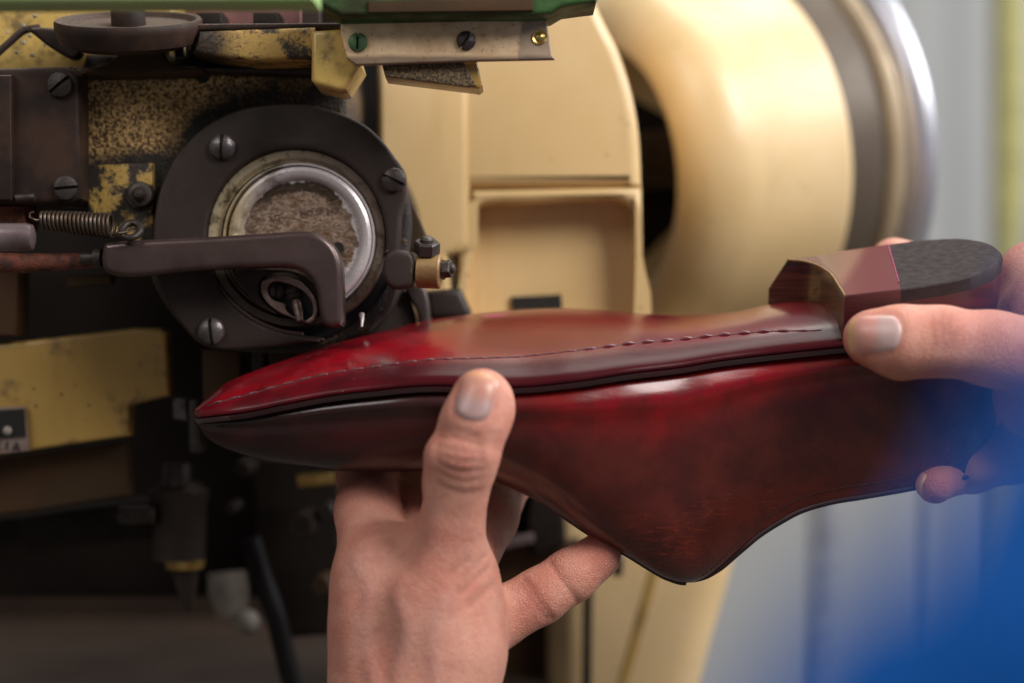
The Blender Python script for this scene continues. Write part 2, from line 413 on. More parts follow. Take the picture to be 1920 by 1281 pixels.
def m_sole():
    t = NT('polished_leather_sole'); su = t.attr('su'); sv = t.attr('sv'); n1 = t.noise(22, 5, .6); n2 = t.noise(140, 4)
    us = t.math('ADD', su, t.math('MULTIPLY', t.math('SUBTRACT', n1, .5), .16))
    brown = t.mix(t.ramp(n1, .35, .65), (.105, .005, .009), (.15, .010, .012))
    red = t.mix(t.ramp(t.noise(34, 4), .36, .62), (.075, .003, .006), (.25, .004, .011))
    tan = t.mix(t.ramp(n2, .3, .7), (.15, .022, .017), (.12, .015, .013))  # tan partly stands for the yellow housing mirrored in the sole, painted as colour
    c = t.mix(t.ramp(us, .30, .36), red, brown)
    tm = t.math('MULTIPLY', t.math('MULTIPLY', t.ramp(us, .29, .34), t.ramp(us, .58, .42)), t.ramp(t.math('ADD', sv, t.math('MULTIPLY', us, -1.5)), -.20, .12))
    c = t.mix(t.math('MULTIPLY', tm, .5), c, tan)
    tm2 = t.math('MULTIPLY', t.math('MULTIPLY', t.ramp(us, .56, .64), t.ramp(us, .74, .71)), t.ramp(sv, .35, .75))
    c = t.mix(t.math('MULTIPLY', tm2, .9), c, tan)
    dk = t.math('MULTIPLY', t.math('MULTIPLY', t.ramp(us, .50, .53), t.ramp(us, .60, .56)), t.ramp(sv, .75, .95))
    c = t.mix(t.math('MULTIPLY', dk, .8), c, (.07, .008, .010))
    pink = t.math('MULTIPLY', t.math('MULTIPLY', t.ramp(su, .355, .364), t.ramp(su, .396, .385)), t.math('MULTIPLY', t.ramp(sv, .74, .78), t.ramp(sv, .88, .84)))
    c = t.mix(t.math('MULTIPLY', pink, t.ramp(n2, .42, .55)), c, (.34, .02, .12))
    edge = t.math('MULTIPLY', t.ramp(sv, .22, .10), t.ramp(su, .0, .3, .45, 1)); c = t.mix(t.math('MULTIPLY', edge, .9), c, (.040, .005, .008))
    sp = t.math('MULTIPLY', t.ramp(t.voro(420), .10, .05), t.math('MULTIPLY', t.ramp(su, .26, .20), t.ramp(t.noise(60, 2), .52, .6)))
    c = t.mix(sp, c, (.6, .45, .42))
    return t.set(col=c, spec=t.ramp(edge, 0, 1, .40, .12), rough=t.ramp(edge, 0, 1, .22, .27), normal=t.bump(t.math('ADD', n2, n1), .10, .0008), coat=t.ramp(edge, 0, 1, .28, .0), coatr=.15)
M['sole'] = m_sole()
M['welt'] = m_simple('dark_welt', (.030, .009, .010), .28, 0, c2=(.018, .008, .008), scale=60, coat=.5)
M['stitch'] = m_simple('waxed_thread', (.15, .04, .05), .3, 0, c2=(.09, .018, .025), scale=120, bump=.4, coat=.3)
M['groove'] = m_simple('stitch_channel', (.075, .010, .014), .4)
M['thread_dark'] = m_simple('dark_thread', (.055, .018, .020), .5)
M['binding'] = m_simple('top_binding', (.028, .010, .014), .45)
M['lining'] = m_simple('shoe_lining', (.10, .055, .035), .7)
M['rubber'] = m_simple('black_rubber', (.036, .027, .027), .6, 0, c2=(.030, .022, .022), scale=300, bump=.05, bscale=2600, spec=.12)
def m_stack():
    t = NT('stacked_heel_leather'); n1 = t.noise(20, 4); z = t.xyz()[2]
    lay = t.noise(1, 4, .6, stretch=(25, 25, 900))
    c = t.mix(t.ramp(lay, .38, .62), (.026, .004, .007), (.070, .008, .013)); c = t.mix(t.ramp(n1, .5, .7, 0, .5), c, (.050, .010, .010))
    return t.set(col=c, rough=.30, normal=t.bump(lay, .12, .0005), coat=.3, coatr=.2)
M['stack'] = m_stack()
def m_breast():
    t = NT('heel_breast_leather'); z = t.xyz()[2]
    lay = t.noise(1, 4, .6, stretch=(18, 18, 800))
    c = t.mix(t.ramp(lay, .38, .62), (.040, .009, .008), (.12, .034, .018))
    return t.set(col=c, rough=.34, normal=t.bump(lay, .3, .0006), coat=.3)
M['breast'] = m_breast()
def m_heeltop():
    t = NT('polished_heel_top'); su = t.attr('su'); n1 = t.noise(60, 5, .6); n2 = t.noise(900, 3)
    c = t.mix(t.ramp(t.math('ADD', su, t.math('MULTIPLY', t.math('SUBTRACT', n1, .5), .03)), .785, .82), (.075, .012, .011), (.115, .002, .006))  # browner front end holds a tan sheen painted into the leather colour
    return t.set(col=c, rough=.27, normal=t.bump(t.math('ADD', n1, n2), .25, .0005), coat=.1, coatr=.2, spec=.35)
M['heeltop'] = m_heeltop()
M['rand'] = m_simple('pink_ink_line', (.42, .03, .14), .4)

def m_skin():
    t = NT('skin'); red = t.attr('red'); n1 = t.noise(52, 5, .65); n2 = t.noise(420, 4, .6); fine = t.voro(1, 'DISTANCE_TO_EDGE', vec=t.mapping(t.co, rot=(.3, .5, .2), scale=(900, 900, 1300))); n3 = t.noise(150, 5, .65)
    c = t.mix(t.ramp(n1, .33, .67), (.75, .37, .275), (.66, .265, .19))
    c = t.mix(t.ramp(n3, .5, .72, 0, .35), c, (.55, .19, .155))
    c = t.mix(red, c, (.50, .145, .105))
    o = t.attr('crease'); c = t.mix(t.math('MULTIPLY', o, .75), c, (.30, .10, .075)); vn = t.attr('vein'); c = t.mix(t.math('MULTIPLY', vn, .30), c, (.44, .23, .22))
    h = t.math('ADD', t.math('MULTIPLY', t.ramp(fine, 0, .25), .5), t.math('MULTIPLY', n2, .8))
    c = t.mix(t.math('MULTIPLY', t.ramp(fine, .10, .0), .22), c, (.36, .13, .10))
    return t.set(col=c, rough=t.ramp(n3, .3, .7, .40, .58), normal=t.bump(h, .6, .0008), sss=.15, sssr=(.6, .22, .14), ssss=.006, spec=.42)
M['skin'] = m_skin()
def m_nail(name, c0, c1, tip):
    t = NT(name); v = t.attr('nv'); n1 = t.noise(160, 3); u = t.attr('nu')
    c = t.mix(t.ramp(v, .30, .62), c0, c1); c = t.mix(t.ramp(v, .80, .97), c, tip)
    rid = t.noise(1, 2, vec=None, stretch=(300, 300, 300))
    return t.set(col=c, rough=.33, spec=.45, sss=.1, sssr=(.5, .2, .15), ssss=.003)
M['nail_thumb'] = m_nail('thumbnail_grey', (.40, .25, .24), (.53, .25, .19), (.63, .32, .18))
M['nail_pink'] = m_nail('thumbnail_pink', (.55, .38, .36), (.56, .265, .22), (.62, .38, .20))
def m_blue():
    t = NT('blue_workwear'); n = t.noise(40, 4); w = t.noise(2500, 2)
    c = t.mix(t.ramp(n, .3, .7), (.002, .13, .55), (.002, .10, .45))
    return t.set(col=c, rough=.85, normal=t.bump(t.math('ADD', n, t.math('MULTIPLY', w, .2)), .4, .002), spec=.2)
M['blue'] = m_blue()
def m_wall():
    t = NT('painted_wall'); n = t.noise(3, 3)
    return t.set(col=t.mix(n, (.40, .40, .39), (.34, .34, .34)), rough=.8)
M['wall'] = m_wall()
M['dark_pipe'] = m_simple('grey_pipe', (.21, .21, .23), .6)
M['floor'] = m_simple('concrete_floor', (.16, .14, .12), .8)

# ---------------------------------------------------------------- the setting
wl = mesh(*box_geo((-3, 1.6, -1.0), (3.5, 1.7, 1.8))); wl = link('wall', wl, M['wall'], None, 0); tag(wl, kind='structure')
fl = mesh(*box_geo((-3, -1.5, -1.05), (3.5, 1.6, -1.0))); fl = link('floor', fl, M['floor'], None, 0); tag(fl, kind='structure')
a = P(1893, 0, 1.45)
po = empty('post', (a.x, 1.45, -1.0)); tag(po, 'slim yellow upright post far behind the heel, before the grey wall', 'post')
lathe('shaft', [(0, .018), (.002, .020), (2.5, .020), (2.502, 0)], (a.x, 1.45, -1.0), (0, 0, 1), M['post_yellow'], po, 24)
lathe('base_plate', [(0, 0), (0, .07), (.012, .07), (.014, .0)], (a.x, 1.45, -.998), (0, 0, 1), M['post_yellow'], po, 24)
def floor_pipe(px, y, rpx, name, label, top):
    b = P(px, 0, y); r = S(rpx, y)
    o = empty(name, (b.x, y, -1.0)); tag(o, label, 'pipe')
    zt = P(0, top, y).z
    lathe('shaft', [(0, r), (zt+1.0-.01, r), (zt+1.0, r*.8), (zt+1.0, 0)], (b.x, y, -1.0), (0, 0, 1), M['dark_pipe'], o, 24)
    lathe('collar', [(0, 0), (0, r*1.5), (.02, r*1.5), (.02, r)], (b.x, y, -.999), (0, 0, 1), M['dark_pipe'], o, 24)
floor_pipe(1548, 1.0, 26, 'pipe', 'broad grey pipe rising against the wall under the heel', 900)
floor_pipe(1742, 1.1, 11, 'pipe', 'thin grey pipe under the fingertips of the hand at the heel', 880)

# ---------------------------------------------------------------- the machine
mach = empty('stitching_machine', P(560, 1100, .15))
tag(mach, 'old yellow and black shoe stitching machine with round steel end cap and curved lever', 'machine')

# body casting behind everything
cast_out = [(0, 0), (-120, 132), (150, 130), (160, 100), (345, 100), (345, 52), (648, 52), (650, 215)] + catmull([(700, 250), (752, 330), (772, 420), (750, 540), (690, 620), (560, 660), (420, 655), (350, 620), (300, 560), (275, 500)], 6) + [(268, 470), (262, 395), (-120, 395)]
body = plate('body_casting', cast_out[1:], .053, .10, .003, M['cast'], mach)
plate('lower_boss', catmull([(160, 310), (285, 305), (290, 470), (165, 420)], 1), .048, .01, .001, M['chipped'], mach)
# left dark cover with dusty top
cov = plate('cover_plate', [(-90, 128), (132, 124), (148, 140), (150, 372), (135, 382), (-90, 382)], .028, .018, .0022, M['dusty'], mach)
screw_head('screw', 113, 160, .028, 24, 40, M['screw_dark'], cov, .2)
screw_head('screw', 124, 353, .028, 23, 5, M['screw_dark'], cov, .2)
tube('handle_bar', [P(30, 372, .026), P(66, 370, .026)], S(8, 0), M['screw_dark'], cov)
plate('cover_rib', [(-90, 140), (22, 140), (22, 376), (-90, 376)], .024, .0045, .001, M['dusty'], cov)
# hand disc on top
C = P(242, 62, .03); ax = Vector((0.0, -.30, 1)).normalized()
hd = lathe('hand_disc', [(-.006, 0), (-.006, S(95, .03)), (-.0035, S(128, .03)), (.002, S(137, .03)), (.0045, S(137, .03)), (.0055, S(134, .03)), (.0052, S(126, .03)), (.0032, S(118, .03)), (.003, 0)], C, ax, M['dusty'], mach, 72)
lathe('hub_cap', [(.003, S(32, .03)), (.0085, S(32, .03)), (.0095, S(29, .03)), (.0095, 0)], C, ax, M['dusty'], hd, 32)
pedv = [(250, 60), (250, 90), (228, 108), (205, 122), (150, 128), (150, 150), (345, 150), (345, 128), (320, 112), (302, 95), (300, 60)]
plate('pedestal_web', catmull([(225, 80), (218, 105), (190, 122), (155, 128), (150, 142), (370, 138), (365, 126), (330, 120), (308, 103), (300, 80)], 4, True), .040, .015, .002, M['brown_plate'], mach)
plate('flange_rim', catmull([(130, 126), (210, 128), (228, 112), (300, 112), (322, 124), (600, 120), (640, 126), (640, 142), (380, 136), (200, 142), (130, 140)], 3, True), .044, .01, .0015, M['black_iron'], mach)
lathe('plunger', [(0, S(9, .04)), (S(28, .04), S(9, .04)), (S(30, .04), 0)], P(336, 90, .045), (.15, -.6, -1), M['screw_dark'], mach, 20)
# black bent tube at top left and arm
tube('bent_tube', [P(*q, .05) for q in catmull([(-60, 150), (-10, 105), (20, 78), (45, 58), (75, 52)], 6)], S(7, .05), M['black_iron'], mach)
plate('arm_link', catmull([(50, 52), (110, 55), (150, 92), (135, 110), (95, 90), (62, 64)], 4, True), .046, .008, .0015, M['dusty'], mach)
# ledge
plate('ledge', [(372, 58), (590, 50), (588, 110), (480, 114), (395, 106), (360, 98)], .022, .05, .002, M['ledge'], mach)
plate('ledge_top', [(352, 44), (640, 42), (640, 54), (372, 58), (352, 60)], .024, .05, .0012, M['dusty'], mach)
for (x0, x1) in ((368, 416), (474, 522)):
    plate('clamp_block', [(x0, 22), (x1, 22), (x1, 46), (x0, 46)], .05, .02, .001, M['black_dull'], mach)
plate('motor_box', [(330, -30), (566, -30), (566, 52), (330, 52)], .085, .03, .002, M['pink'], mach, label='dull pink box behind the hand disc')
plate('upright', [(566, -40), (600, -40), (600, 56), (566, 56)], .05, .02, .001, M['black_iron'], mach)
plate('upright', [(600, -40), (640, -40), (640, 56), (600, 56)], .06, .02, .001, M['black_dull'], mach)
plate('rear_cover', [(-140, -40), (330, -40), (330, 140), (-140, 150)], .062, .03, .004, M['yellow_block'], mach)
# yellow block, bracket, fin, guard
plate('yellow_block', [(584, 58), (640, 54), (660, 70), (676, 122), (648, 166), (636, 170), (590, 158), (583, 150)], .006, .03, .002, M['yellow_block'], mach)
br = plate('bracket', [(640, 40), (1024, 32), (1026, 50), (1036, 104), (1040, 111), (900, 114), (668, 122), (650, 110), (638, 60)], .0, .004, .0008, M['bracket'], mach)
screw_head('screw', 671, 80, .0, 18, 88, M['green_screw'], br, .25, label='green painted screw')
screw_head('screw', 874, 77, .0, 18, 55, M['screw_dark'], br, .3, label='black oily screw')
lathe('rivet', [(0, S(14, 0)), (.0006, S(14, 0)), (.0003, S(10, 0)), (.001, S(5, 0)), (.0012, 0)], P(1012, 70, 0), (0, -1, 0), M['brass'], br, 24)
plate('bracket_lip', [(636, 30), (1030, 22), (1026, 36), (640, 44)], -.002, .008, .0008, M['green'], br)
plate('fin', [(715, 120), (895, 115), (905, 160), (898, 166), (885, 164), (722, 144)], .006, .02, .0012, M['yellow_dirty'], mach)
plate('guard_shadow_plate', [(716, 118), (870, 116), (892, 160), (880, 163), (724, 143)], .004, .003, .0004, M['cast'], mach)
plate('green_guard', [(590, -60), (1135, -60), (1118, 4), (1085, 8), (1056, 12), (1034, 25), (996, 30), (640, 30), (600, 8)], -.012, .03, .002, M['green'], mach)
plate('guard_channel', [(690, 2), (1000, -4), (1000, 20), (690, 24)], -.0135, .003, .0005, M['brown_plate'], mach)
plate('top_rail', [(-90, -60), (592, -60), (592, 4), (-90, 7)], -.085, .02, .003, M['green_bright'], mach, label='blurred bright green rail along the top')

# ring plate with lobes and spike
outer = catmull([(602, 634), (596, 640), (500, 652), (420, 656), (375, 645), (345, 616), (312, 570), (293, 520), (286, 450), (290, 395), (303, 345), (332, 288), (382, 238), (442, 207), (510, 195), (570, 196), (630, 209), (682, 233), (716, 263), (741, 296), (758, 322), (761, 360), (752, 402), (750, 440), (742, 478), (722, 476)], 4)
inner = [(555+168*math.cos(math.radians(t)), 446-168*math.sin(math.radians(t))) for t in np.linspace(-10, 205, 50)]
inner += catmull([(408, 530), (430, 565), (462, 594), (505, 615), (550, 626), (602, 634)], 5)[:-1]
rp = plate('ring_plate', outer+inner, .040, .012, .0016, M['black_iron'], mach)
screw_head('screw', 417, 276, .040, 25, 88, M['screw'], rp)
screw_head('screw', 738, 338, .040, 23, -25, M['screw_dark'], rp, .3)
screw_head('screw', 397, 621, .040, 25, 96, M['screw'], rp)
# sliding ring arcs lower left, inside the plate
def arc_band(cx, cy, r0, r1, a0, a1, n=40):
    return [(cx+r1*math.cos(math.radians(a)), cy-r1*math.sin(math.radians(a))) for a in np.linspace(a0, a1, n)] + [(cx+r0*math.cos(math.radians(a)), cy-r0*math.sin(math.radians(a))) for a in np.linspace(a1, a0, n)]
plate('guide_arc', arc_band(575, 430, 192, 200, 212, 268), .041, .006, .0008, M['lever'], mach)
lathe('dark_recess', [(0, S(185, .05)), (.002, S(185, .05)), (.002, 0)], P(562, 452, .0505), (0, 1, 0), M['slot'], mach, 64)
c0 = P(559, 447, .0)
def facing(name, prof, cx, cy, y, mat, parent, n=96, label=None):
    return lathe(name, [(q[0], S(q[1], y)) for q in prof], P(cx, cy, y), (0, 1, 0), mat, parent, n, label, 30)
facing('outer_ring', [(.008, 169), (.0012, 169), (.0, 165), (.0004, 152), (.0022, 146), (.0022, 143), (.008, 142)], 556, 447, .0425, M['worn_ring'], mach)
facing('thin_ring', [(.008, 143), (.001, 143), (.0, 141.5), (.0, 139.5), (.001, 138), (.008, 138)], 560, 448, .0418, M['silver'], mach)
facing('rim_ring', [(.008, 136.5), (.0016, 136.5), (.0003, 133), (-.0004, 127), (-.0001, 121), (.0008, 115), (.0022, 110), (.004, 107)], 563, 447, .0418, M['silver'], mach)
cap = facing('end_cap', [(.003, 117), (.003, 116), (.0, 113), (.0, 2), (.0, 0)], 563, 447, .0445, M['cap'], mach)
facing('pin_hole', [(0, 10), (-.0004, 11), (-.0004, 12.5), (.0002, 13.5)], 634, 466, .0442, M['worn_ring'], cap, 24)
facing('hole_bottom', [(0, 10.5), (0.0, 0)], 634, 466, .0441, M['slot'], cap, 24)
def text(name, body, px, py, y, h_px, mat, parent, rot=0, depth=.0002, shear=0):
    cu = bpy.data.curves.new('t', 'FONT'); cu.body = body; cu.size = S(h_px, y)*1.42; cu.align_x = 'CENTER'; cu.align_y = 'CENTER'; cu.extrude = depth
    ob = bpy.data.objects.new('t', cu); col.objects.link(ob); dg = bpy.context.evaluated_depsgraph_get(); dg.update()
    me = bpy.data.meshes.new_from_object(ob.evaluated_get(dg)); col.objects.unlink(ob); bpy.data.objects.remove(ob)
    me.transform(Matrix.Translation(P(px, py, y)) @ Matrix.Rotation(math.radians(rot), 4, 'Y') @ Matrix.Rotation(math.pi/2, 4, 'X'))
    return link(name, me, mat, parent, 0)
text('engraving', 'NO SF 24.9', 600, 398, .0444, 11, M['engraved'], cap, -4)
text('engraving', 'LG', 516, 408, .0444, 12, M['engraved'], cap, 2)

# oval looper holder
oo = catmull([(490, 530), (500, 524), (520, 518), (545, 521), (567, 532), (584, 551), (592, 570), (592, 589), (580, 606), (560, 600), (540, 593), (522, 584), (502, 569), (490, 549)], 5, True)
oi = catmull([(502, 543), (508, 531), (522, 528), (545, 534), (567, 545), (582, 562), (587, 577), (585, 592), (571, 600), (548, 592), (536, 580), (534, 570), (512, 562), (504, 553)], 5, True)
hol = plate('looper_holder', [oo, oi], .036, .006, .0006, M['holder'], mach)
plate('holder_back', oo, .0405, .003, .0, M['slot'], hol)
screw_head('screw', 519, 546, .0385, 15, 85, M['screw_dark'], hol, .3)
screw_head('screw', 549, 550, .0385, 15, 12, M['screw_dark'], hol, .3)
tube('awl', [P(556, 566, .0375), P(560, 585, .035), P(563, 602, .034)], [S(10, 0), S(9, 0), S(6, 0)], M['holder'], hol)
plate('cheek_plate', catmull([(440, 510), (500, 505), (560, 512), (600, 545), (600, 590), (560, 520), (510, 512), (486, 530), (490, 560), (520, 590), (470, 560)], 4, True), .039, .004, .0006, M['black_iron'], mach)

# lever
lev_out = catmull([(192, 462), (200, 455), (240, 451), (275, 449), (340, 446), (420, 442), (500, 437), (560, 433), (590, 436), (615, 450), (632, 472), (640, 500), (642, 540), (643, 605)], 5) + catmull([(640, 612), (620, 614), (604, 606), (597, 575), (592, 545), (580, 522), (560, 507), (530, 501), (470, 502), (400, 505), (330, 511), (270, 517), (225, 518), (196, 508), (188, 485)], 5)
lev = plate('lever', lev_out, .020, .015, .0026, M['lever'], mach)
lathe('adjuster_nut', [(0, S(18, 0)), (S(14, 0), S(18, 0)), (S(14, 0), S(11, 0)), (S(40, 0), S(10, 0)), (S(41, 0), 0)], P(190, 484, .026), (-1, 0, 0), M['screw_dark'], lev, 24)
# spring from the block to an eye on the lever
mb = MB(); turns = 17
pts = []
for k in range(turns*16+1):
    t = k/(turns*16); cx = 78+(212-78)*t; cy = 412+(424-412)*t; rr = 14+8*t**.7
    an = 2*math.pi*turns*t
    p = P(cx, cy, .022); pts.append(p+Vector((0, math.cos(an), math.sin(an)))*S(rr, .022)+Vector((S(2.5, 0)*math.cos(an), 0, 0)))
mb.add(*tube_geo(pts, S(3.3, 0), 8))
mb.add(*tube_geo([P(78, 413, .02), P(66, 413, .018), P(56, 408, .018), P(56, 400, .02), P(64, 398, .02)], S(2.5, 0), 8))
mb.add(*tube_geo([P(212, 440, .016), P(225, 438, .012), P(240, 434, .014), P(246, 428, .02)], S(3, 0), 8))
mb.build('spring', M['spring'], mach, 60)
mb = MB()
ring = []
for k in range(25):
    an = 2*math.pi*k/24; ring.append(P(246+17*math.cos(an), 432-15*math.sin(an), .02)+Vector((0, .003*math.sin(an), 0)))
mb.add(*tube_geo(ring, S(7, 0), 10, False)); mb.build('eye_hook', M['screw_dark'], lev, 80)
# rods left
lathe('push_rod', [(0, S(26, 0)), (S(110, 0), S(26, 0)), (S(120, 0), S(23, 0)), (S(123, 0), S(15, 0)), (S(123, 0), 0)], P(-60, 445, -.005), (1, 0, 0), M['rod'], mach, 32)
tube('rusty_rod', [P(-80, 492, .03), P(40, 494, .03), P(185, 488, .03)], [S(22, 0), S(20, 0), S(15, 0)], M['rust'], mach)
plate('rusty_block', [(-90, 385), (45, 385), (48, 430), (-90, 430)], .035, .02, .001, M['rust'], mach)
plate('rusty_plate', [(-90, 505), (34, 505), (30, 630), (-90, 630)], .08, .02, .001, M['brown_plate'], mach)
plate('small_link', [(122, 518), (208, 515), (208, 532), (124, 540)], .07, .01, .001, M['brown_plate'], mach)
# bolt with washer
facing('washer', [(.004, 27), (.0, 27), (-.001, 24), (-.001, 15)], 262, 367, .047, M['screw_dark'], mach, 32)
lathe('bolt_head', [(.0, S(24, .04)), (.004, S(22, .04)), (.0045, S(15, .04)), (.0045, S(14, .04)), (.007, S(12, .04)), (.0082, S(7, .04)), (.0085, 0)], P(266, 366, .046), (0, -1, 0), M['screw_dark'], mach, 24)
facing('oil_hole', [(0, 11), (-.0005, 12), (-.0005, 0)], 380, 145, .0525, M['slot'], mach, 24)

mb = MB()
for (lx, ly, lr) in ((65, 30, 4), (44, 47, 4), (130, 33, 5), (155, 33, 4), (208, 31, 5), (56, 67, 3.5), (45, 80, 4), (61, 104, 4.5), (31, 98, 3.5), (134, 88, 5), (14, 60, 3), (84, 84, 3)):
    c = P(lx, ly, .0595)
    v2 = []; 
    vs_, fs_ = lathe_geo([(-.0006, 0), (-.0004, S(lr, .06)*.8), (0, S(lr, .06)), (.0005, S(lr, .06)*.6), (.0006, 0)], c, (.2*random.random(), -1, .2), 9)
    mb.add([v+Vector((random.gauss(0, 1), random.gauss(0, 1), random.gauss(0, 1)))*S(lr, .06)*.18 for v in vs_], fs_)
lint = mb.build('lint', m_simple('lint_white', (.5, .48, .44), .9), None, 180); tag(lint, 'white lint specks stuck to the greasy yellow casting at top left', kind='stuff')
# clamp on the right of the plate
plate('diagonal_strut', [(752, 365), (766, 360), (800, 445), (796, 470), (760, 470)], .058, .012, .001, M['brown_plate'], mach)
plate('lug', catmull([(724, 478), (745, 468), (772, 476), (778, 500), (774, 530), (755, 541), (730, 538), (716, 512)], 4, True), .030, .014, .002, M['black_iron'], mach)
lathe('lug_pin', [(0, S(9, 0)), (S(8, 0), S(9, 0)), (S(10, 0), S(7, 0)), (S(10, 0), 0)], P(745, 484, .034), (0, -.35, 1), M['brass'], mach, 20)
cb = MB(); A = P(752, 512, .036)
cb.add(*lathe_geo([(0, 0), (0, S(28, 0)), (S(26, 0), S(28, 0)), (S(26, 0), 0)], A, (1, -.12, -.05), 32)); cb.build('clamp_collar', M['black_iron'], mach)
lathe('barrel', [(0, 0), (0, S(31, 0)), (S(2, 0), S(34, 0)), (S(44, 0), S(34, 0)), (S(47, 0), S(31, 0)), (S(47, 0), 0)], P(783, 508, .036), (1, -.12, -.04), M['tan'], mach, 40)
mb = MB(); mb.add(*hex_nut_geo(P(800, 474, .034), (.05, -.45, 1), S(26, 0), S(24, 0), 10)); mb.build('hex_bolt', M['screw_dark'], mach, 25)
mb = MB(); mb.add(*lathe_geo([(0, S(20, 0)), (S(4, 0), S(20, 0)), (S(4, 0), S(12, 0))], P(829, 506, .035), (1, -.2, .04), 24))
mb.add(*hex_nut_geo(P(833, 505, .034), (1, -.35, .06), S(18, 0), S(16, 0), 20)); mb.build('hex_nut', M['screw_dark'], mach, 25)
tube('curved_awl', [P(*q, .046) for q in catmull([(738, 540), (730, 570), (712, 598), (692, 622)], 6)], list(np.linspace(S(8, 0), S(3, 0), 19)), M['screw_dark'], mach)
plate('feeler_arm', catmull([(760, 540), (795, 538), (806, 600), (790, 640), (778, 640), (785, 595)], 4, True), .07, .01, .0015, M['screw_dark'], mach)
plate('feeler_arm', catmull([(735, 560), (760, 545), (780, 600), (775, 640), (752, 640), (750, 600)], 4, True), .075, .01, .0015, M['black_iron'], mach)
plate('guide_block', [(800, 545), (862, 540), (882, 580), (882, 598), (812, 600), (800, 585)], .095, .03, .003, M['black_iron'], mach)
tube('needle', [P(678, 590, .045), P(679, 600, .043), P(678, 613, .042)], [S(6, 0), S(4, 0), S(2, 0)], M['silver'], mach)
plate('throat_block', [(600, 610), (700, 560), (760, 560), (760, 660), (600, 660)], .075, .03, .002, M['black_iron'], mach)

# lower part under the plate
plate('lower_panel', [(-120, 655), (60, 638), (250, 615), (300, 616), (312, 625), (318, 742), (244, 760), (242, 818), (60, 845), (-120, 868)], .085, .012, .002, M['yellow_dirty'], mach)
lp = plate('label_plate', [(-120, 770), (48, 762), (55, 846), (-120, 862)], .082, .002, .0003, M['label'], mach)
plate('label_field', [(-120, 776), (44, 767), (47, 818), (-120, 830)], .0808, .001, .0, M['slot'], lp)
lathe('rivet', [(0, S(9, .08)), (.0008, S(8, .08)), (.0014, S(5, .08)), (.0016, 0)], P(14, 808, .080), (0, -1, 0), M['white_part'], lp, 20)
text('lettering', 'K I A', 13, 837, .0813, 17, M['ink'], lp, 5)
plate('lower_apron', [(-120, 872), (100, 846), (236, 828), (244, 930), (60, 960), (-120, 980)], .10, .012, .002, M['brown_plate'], mach)
plate('apron_edge', [(-120, 985), (240, 940), (300, 940), (300, 1010), (-120, 1060)], .13, .03, .003, M['black_dull'], mach)
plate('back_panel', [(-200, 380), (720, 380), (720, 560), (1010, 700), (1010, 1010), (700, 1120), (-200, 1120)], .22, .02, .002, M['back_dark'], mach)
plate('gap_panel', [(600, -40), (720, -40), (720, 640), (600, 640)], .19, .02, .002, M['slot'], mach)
lathe('cylinder', [(0, 0), (0, S(40, .12)), (.003, S(56, .12)), (.006, S(57, .12)), (.010, S(52, .12)), (.034, S(50, .12)), (.036, 0)], P(336, 905, .13), (0, 0, -1), M['black_iron'], mach, 40)
lathe('cylinder_knob', [(0, 0), (0, S(24, .12)), (.002, S(27, .12)), (.010, S(27, .12)), (.012, 0)], P(332, 868, .125), (0, 0, -1), M['screw_dark'], mach, 32)
lathe('brass_collar', [(0, 0), (0, S(38, .12)), (.0008, S(39, .12)), (.006, S(38, .12)), (.0075, S(36, .12)), (.0075, 0)], P(347, 1034, .13), (0, 0, -1), M['brass'], mach, 40)
lathe('nozzle', [(0, S(26, .12)), (.008, S(20, .12)), (.020, S(8, .12)), (.020, 0)], P(347, 1066, .13), (.1, 0, -1), M['black_iron'], mach, 24)
lathe('side_pin', [(0, 0), (0, S(18, .12)), (.016, S(18, .12)), (.016, 0)], P(225, 965, .12), (1, 0, 0), M['screw_dark'], mach, 24)
# brown guides directly under the plate
for q, m in (([(378, 655), (452, 655), (452, 800), (380, 800)], 'brown_plate'), ([(470, 650), (496, 650), (498, 720), (470, 720)], 'screw_dark'), ([(500, 650), (600, 648), (600, 700), (505, 700)], 'brown_plate'), ([(322, 745), (350, 748), (352, 790), (324, 786)], 'screw'), ([(352, 748), (372, 752), (374, 850), (354, 850)], 'screw_dark')):
    plate('guide_post', q, .09, .02, .0015, M[m], mach)
plate('brass_clip', [(555, 893), (625, 886), (625, 908), (558, 916)], .16, .01, .001, M['brass'], mach)
for (x, y_, r, m) in ((452, 880, 18, 'black_iron'), (565, 985, 26, 'black_iron'), (610, 960, 16, 'screw_dark'), (430, 955, 12, 'screw_dark'), (600, 1100, 20, 'brown_plate')):
    lathe('knob', [(0, 0), (0, S(r*.8, .15)), (.003, S(r, .15)), (.012, S(r, .15)), (.012, 0)], P(x, y_, .15), (0.2, 1, .1), M[m], mach, 24)
plate('back_column', [(470, 860), (640, 860), (640, 1190), (520, 1200), (480, 1060)], .19, .02, .003, M['black_dull'], mach)
lathe('white_bush', [(0, 0), (0, S(38, .2)), (.010, S(40, .2)), (.022, S(26, .2)), (.024, 0)], P(428, 1072, .2), (.1, -.1, -1), M['white_part'], mach, 32)
lathe('white_ball', [(-S(24, .2)*math.cos(t), S(24, .2)*math.sin(t)) for t in np.linspace(0.001, math.pi-.001, 16)], P(463, 1166, .19), (0, 0, 1), M['white_part'], mach, 32)
tr = mesh(*box_geo((-.45, .17, -.185), (.02, .62, -.178))); link('oil_tray', tr, M['tray'], mach, 0)
plate('tray_lip', [(-300, 1040), (640, 1000), (640, 1180), (-300, 1210)], .50, .02, .002, M['tray'], mach)

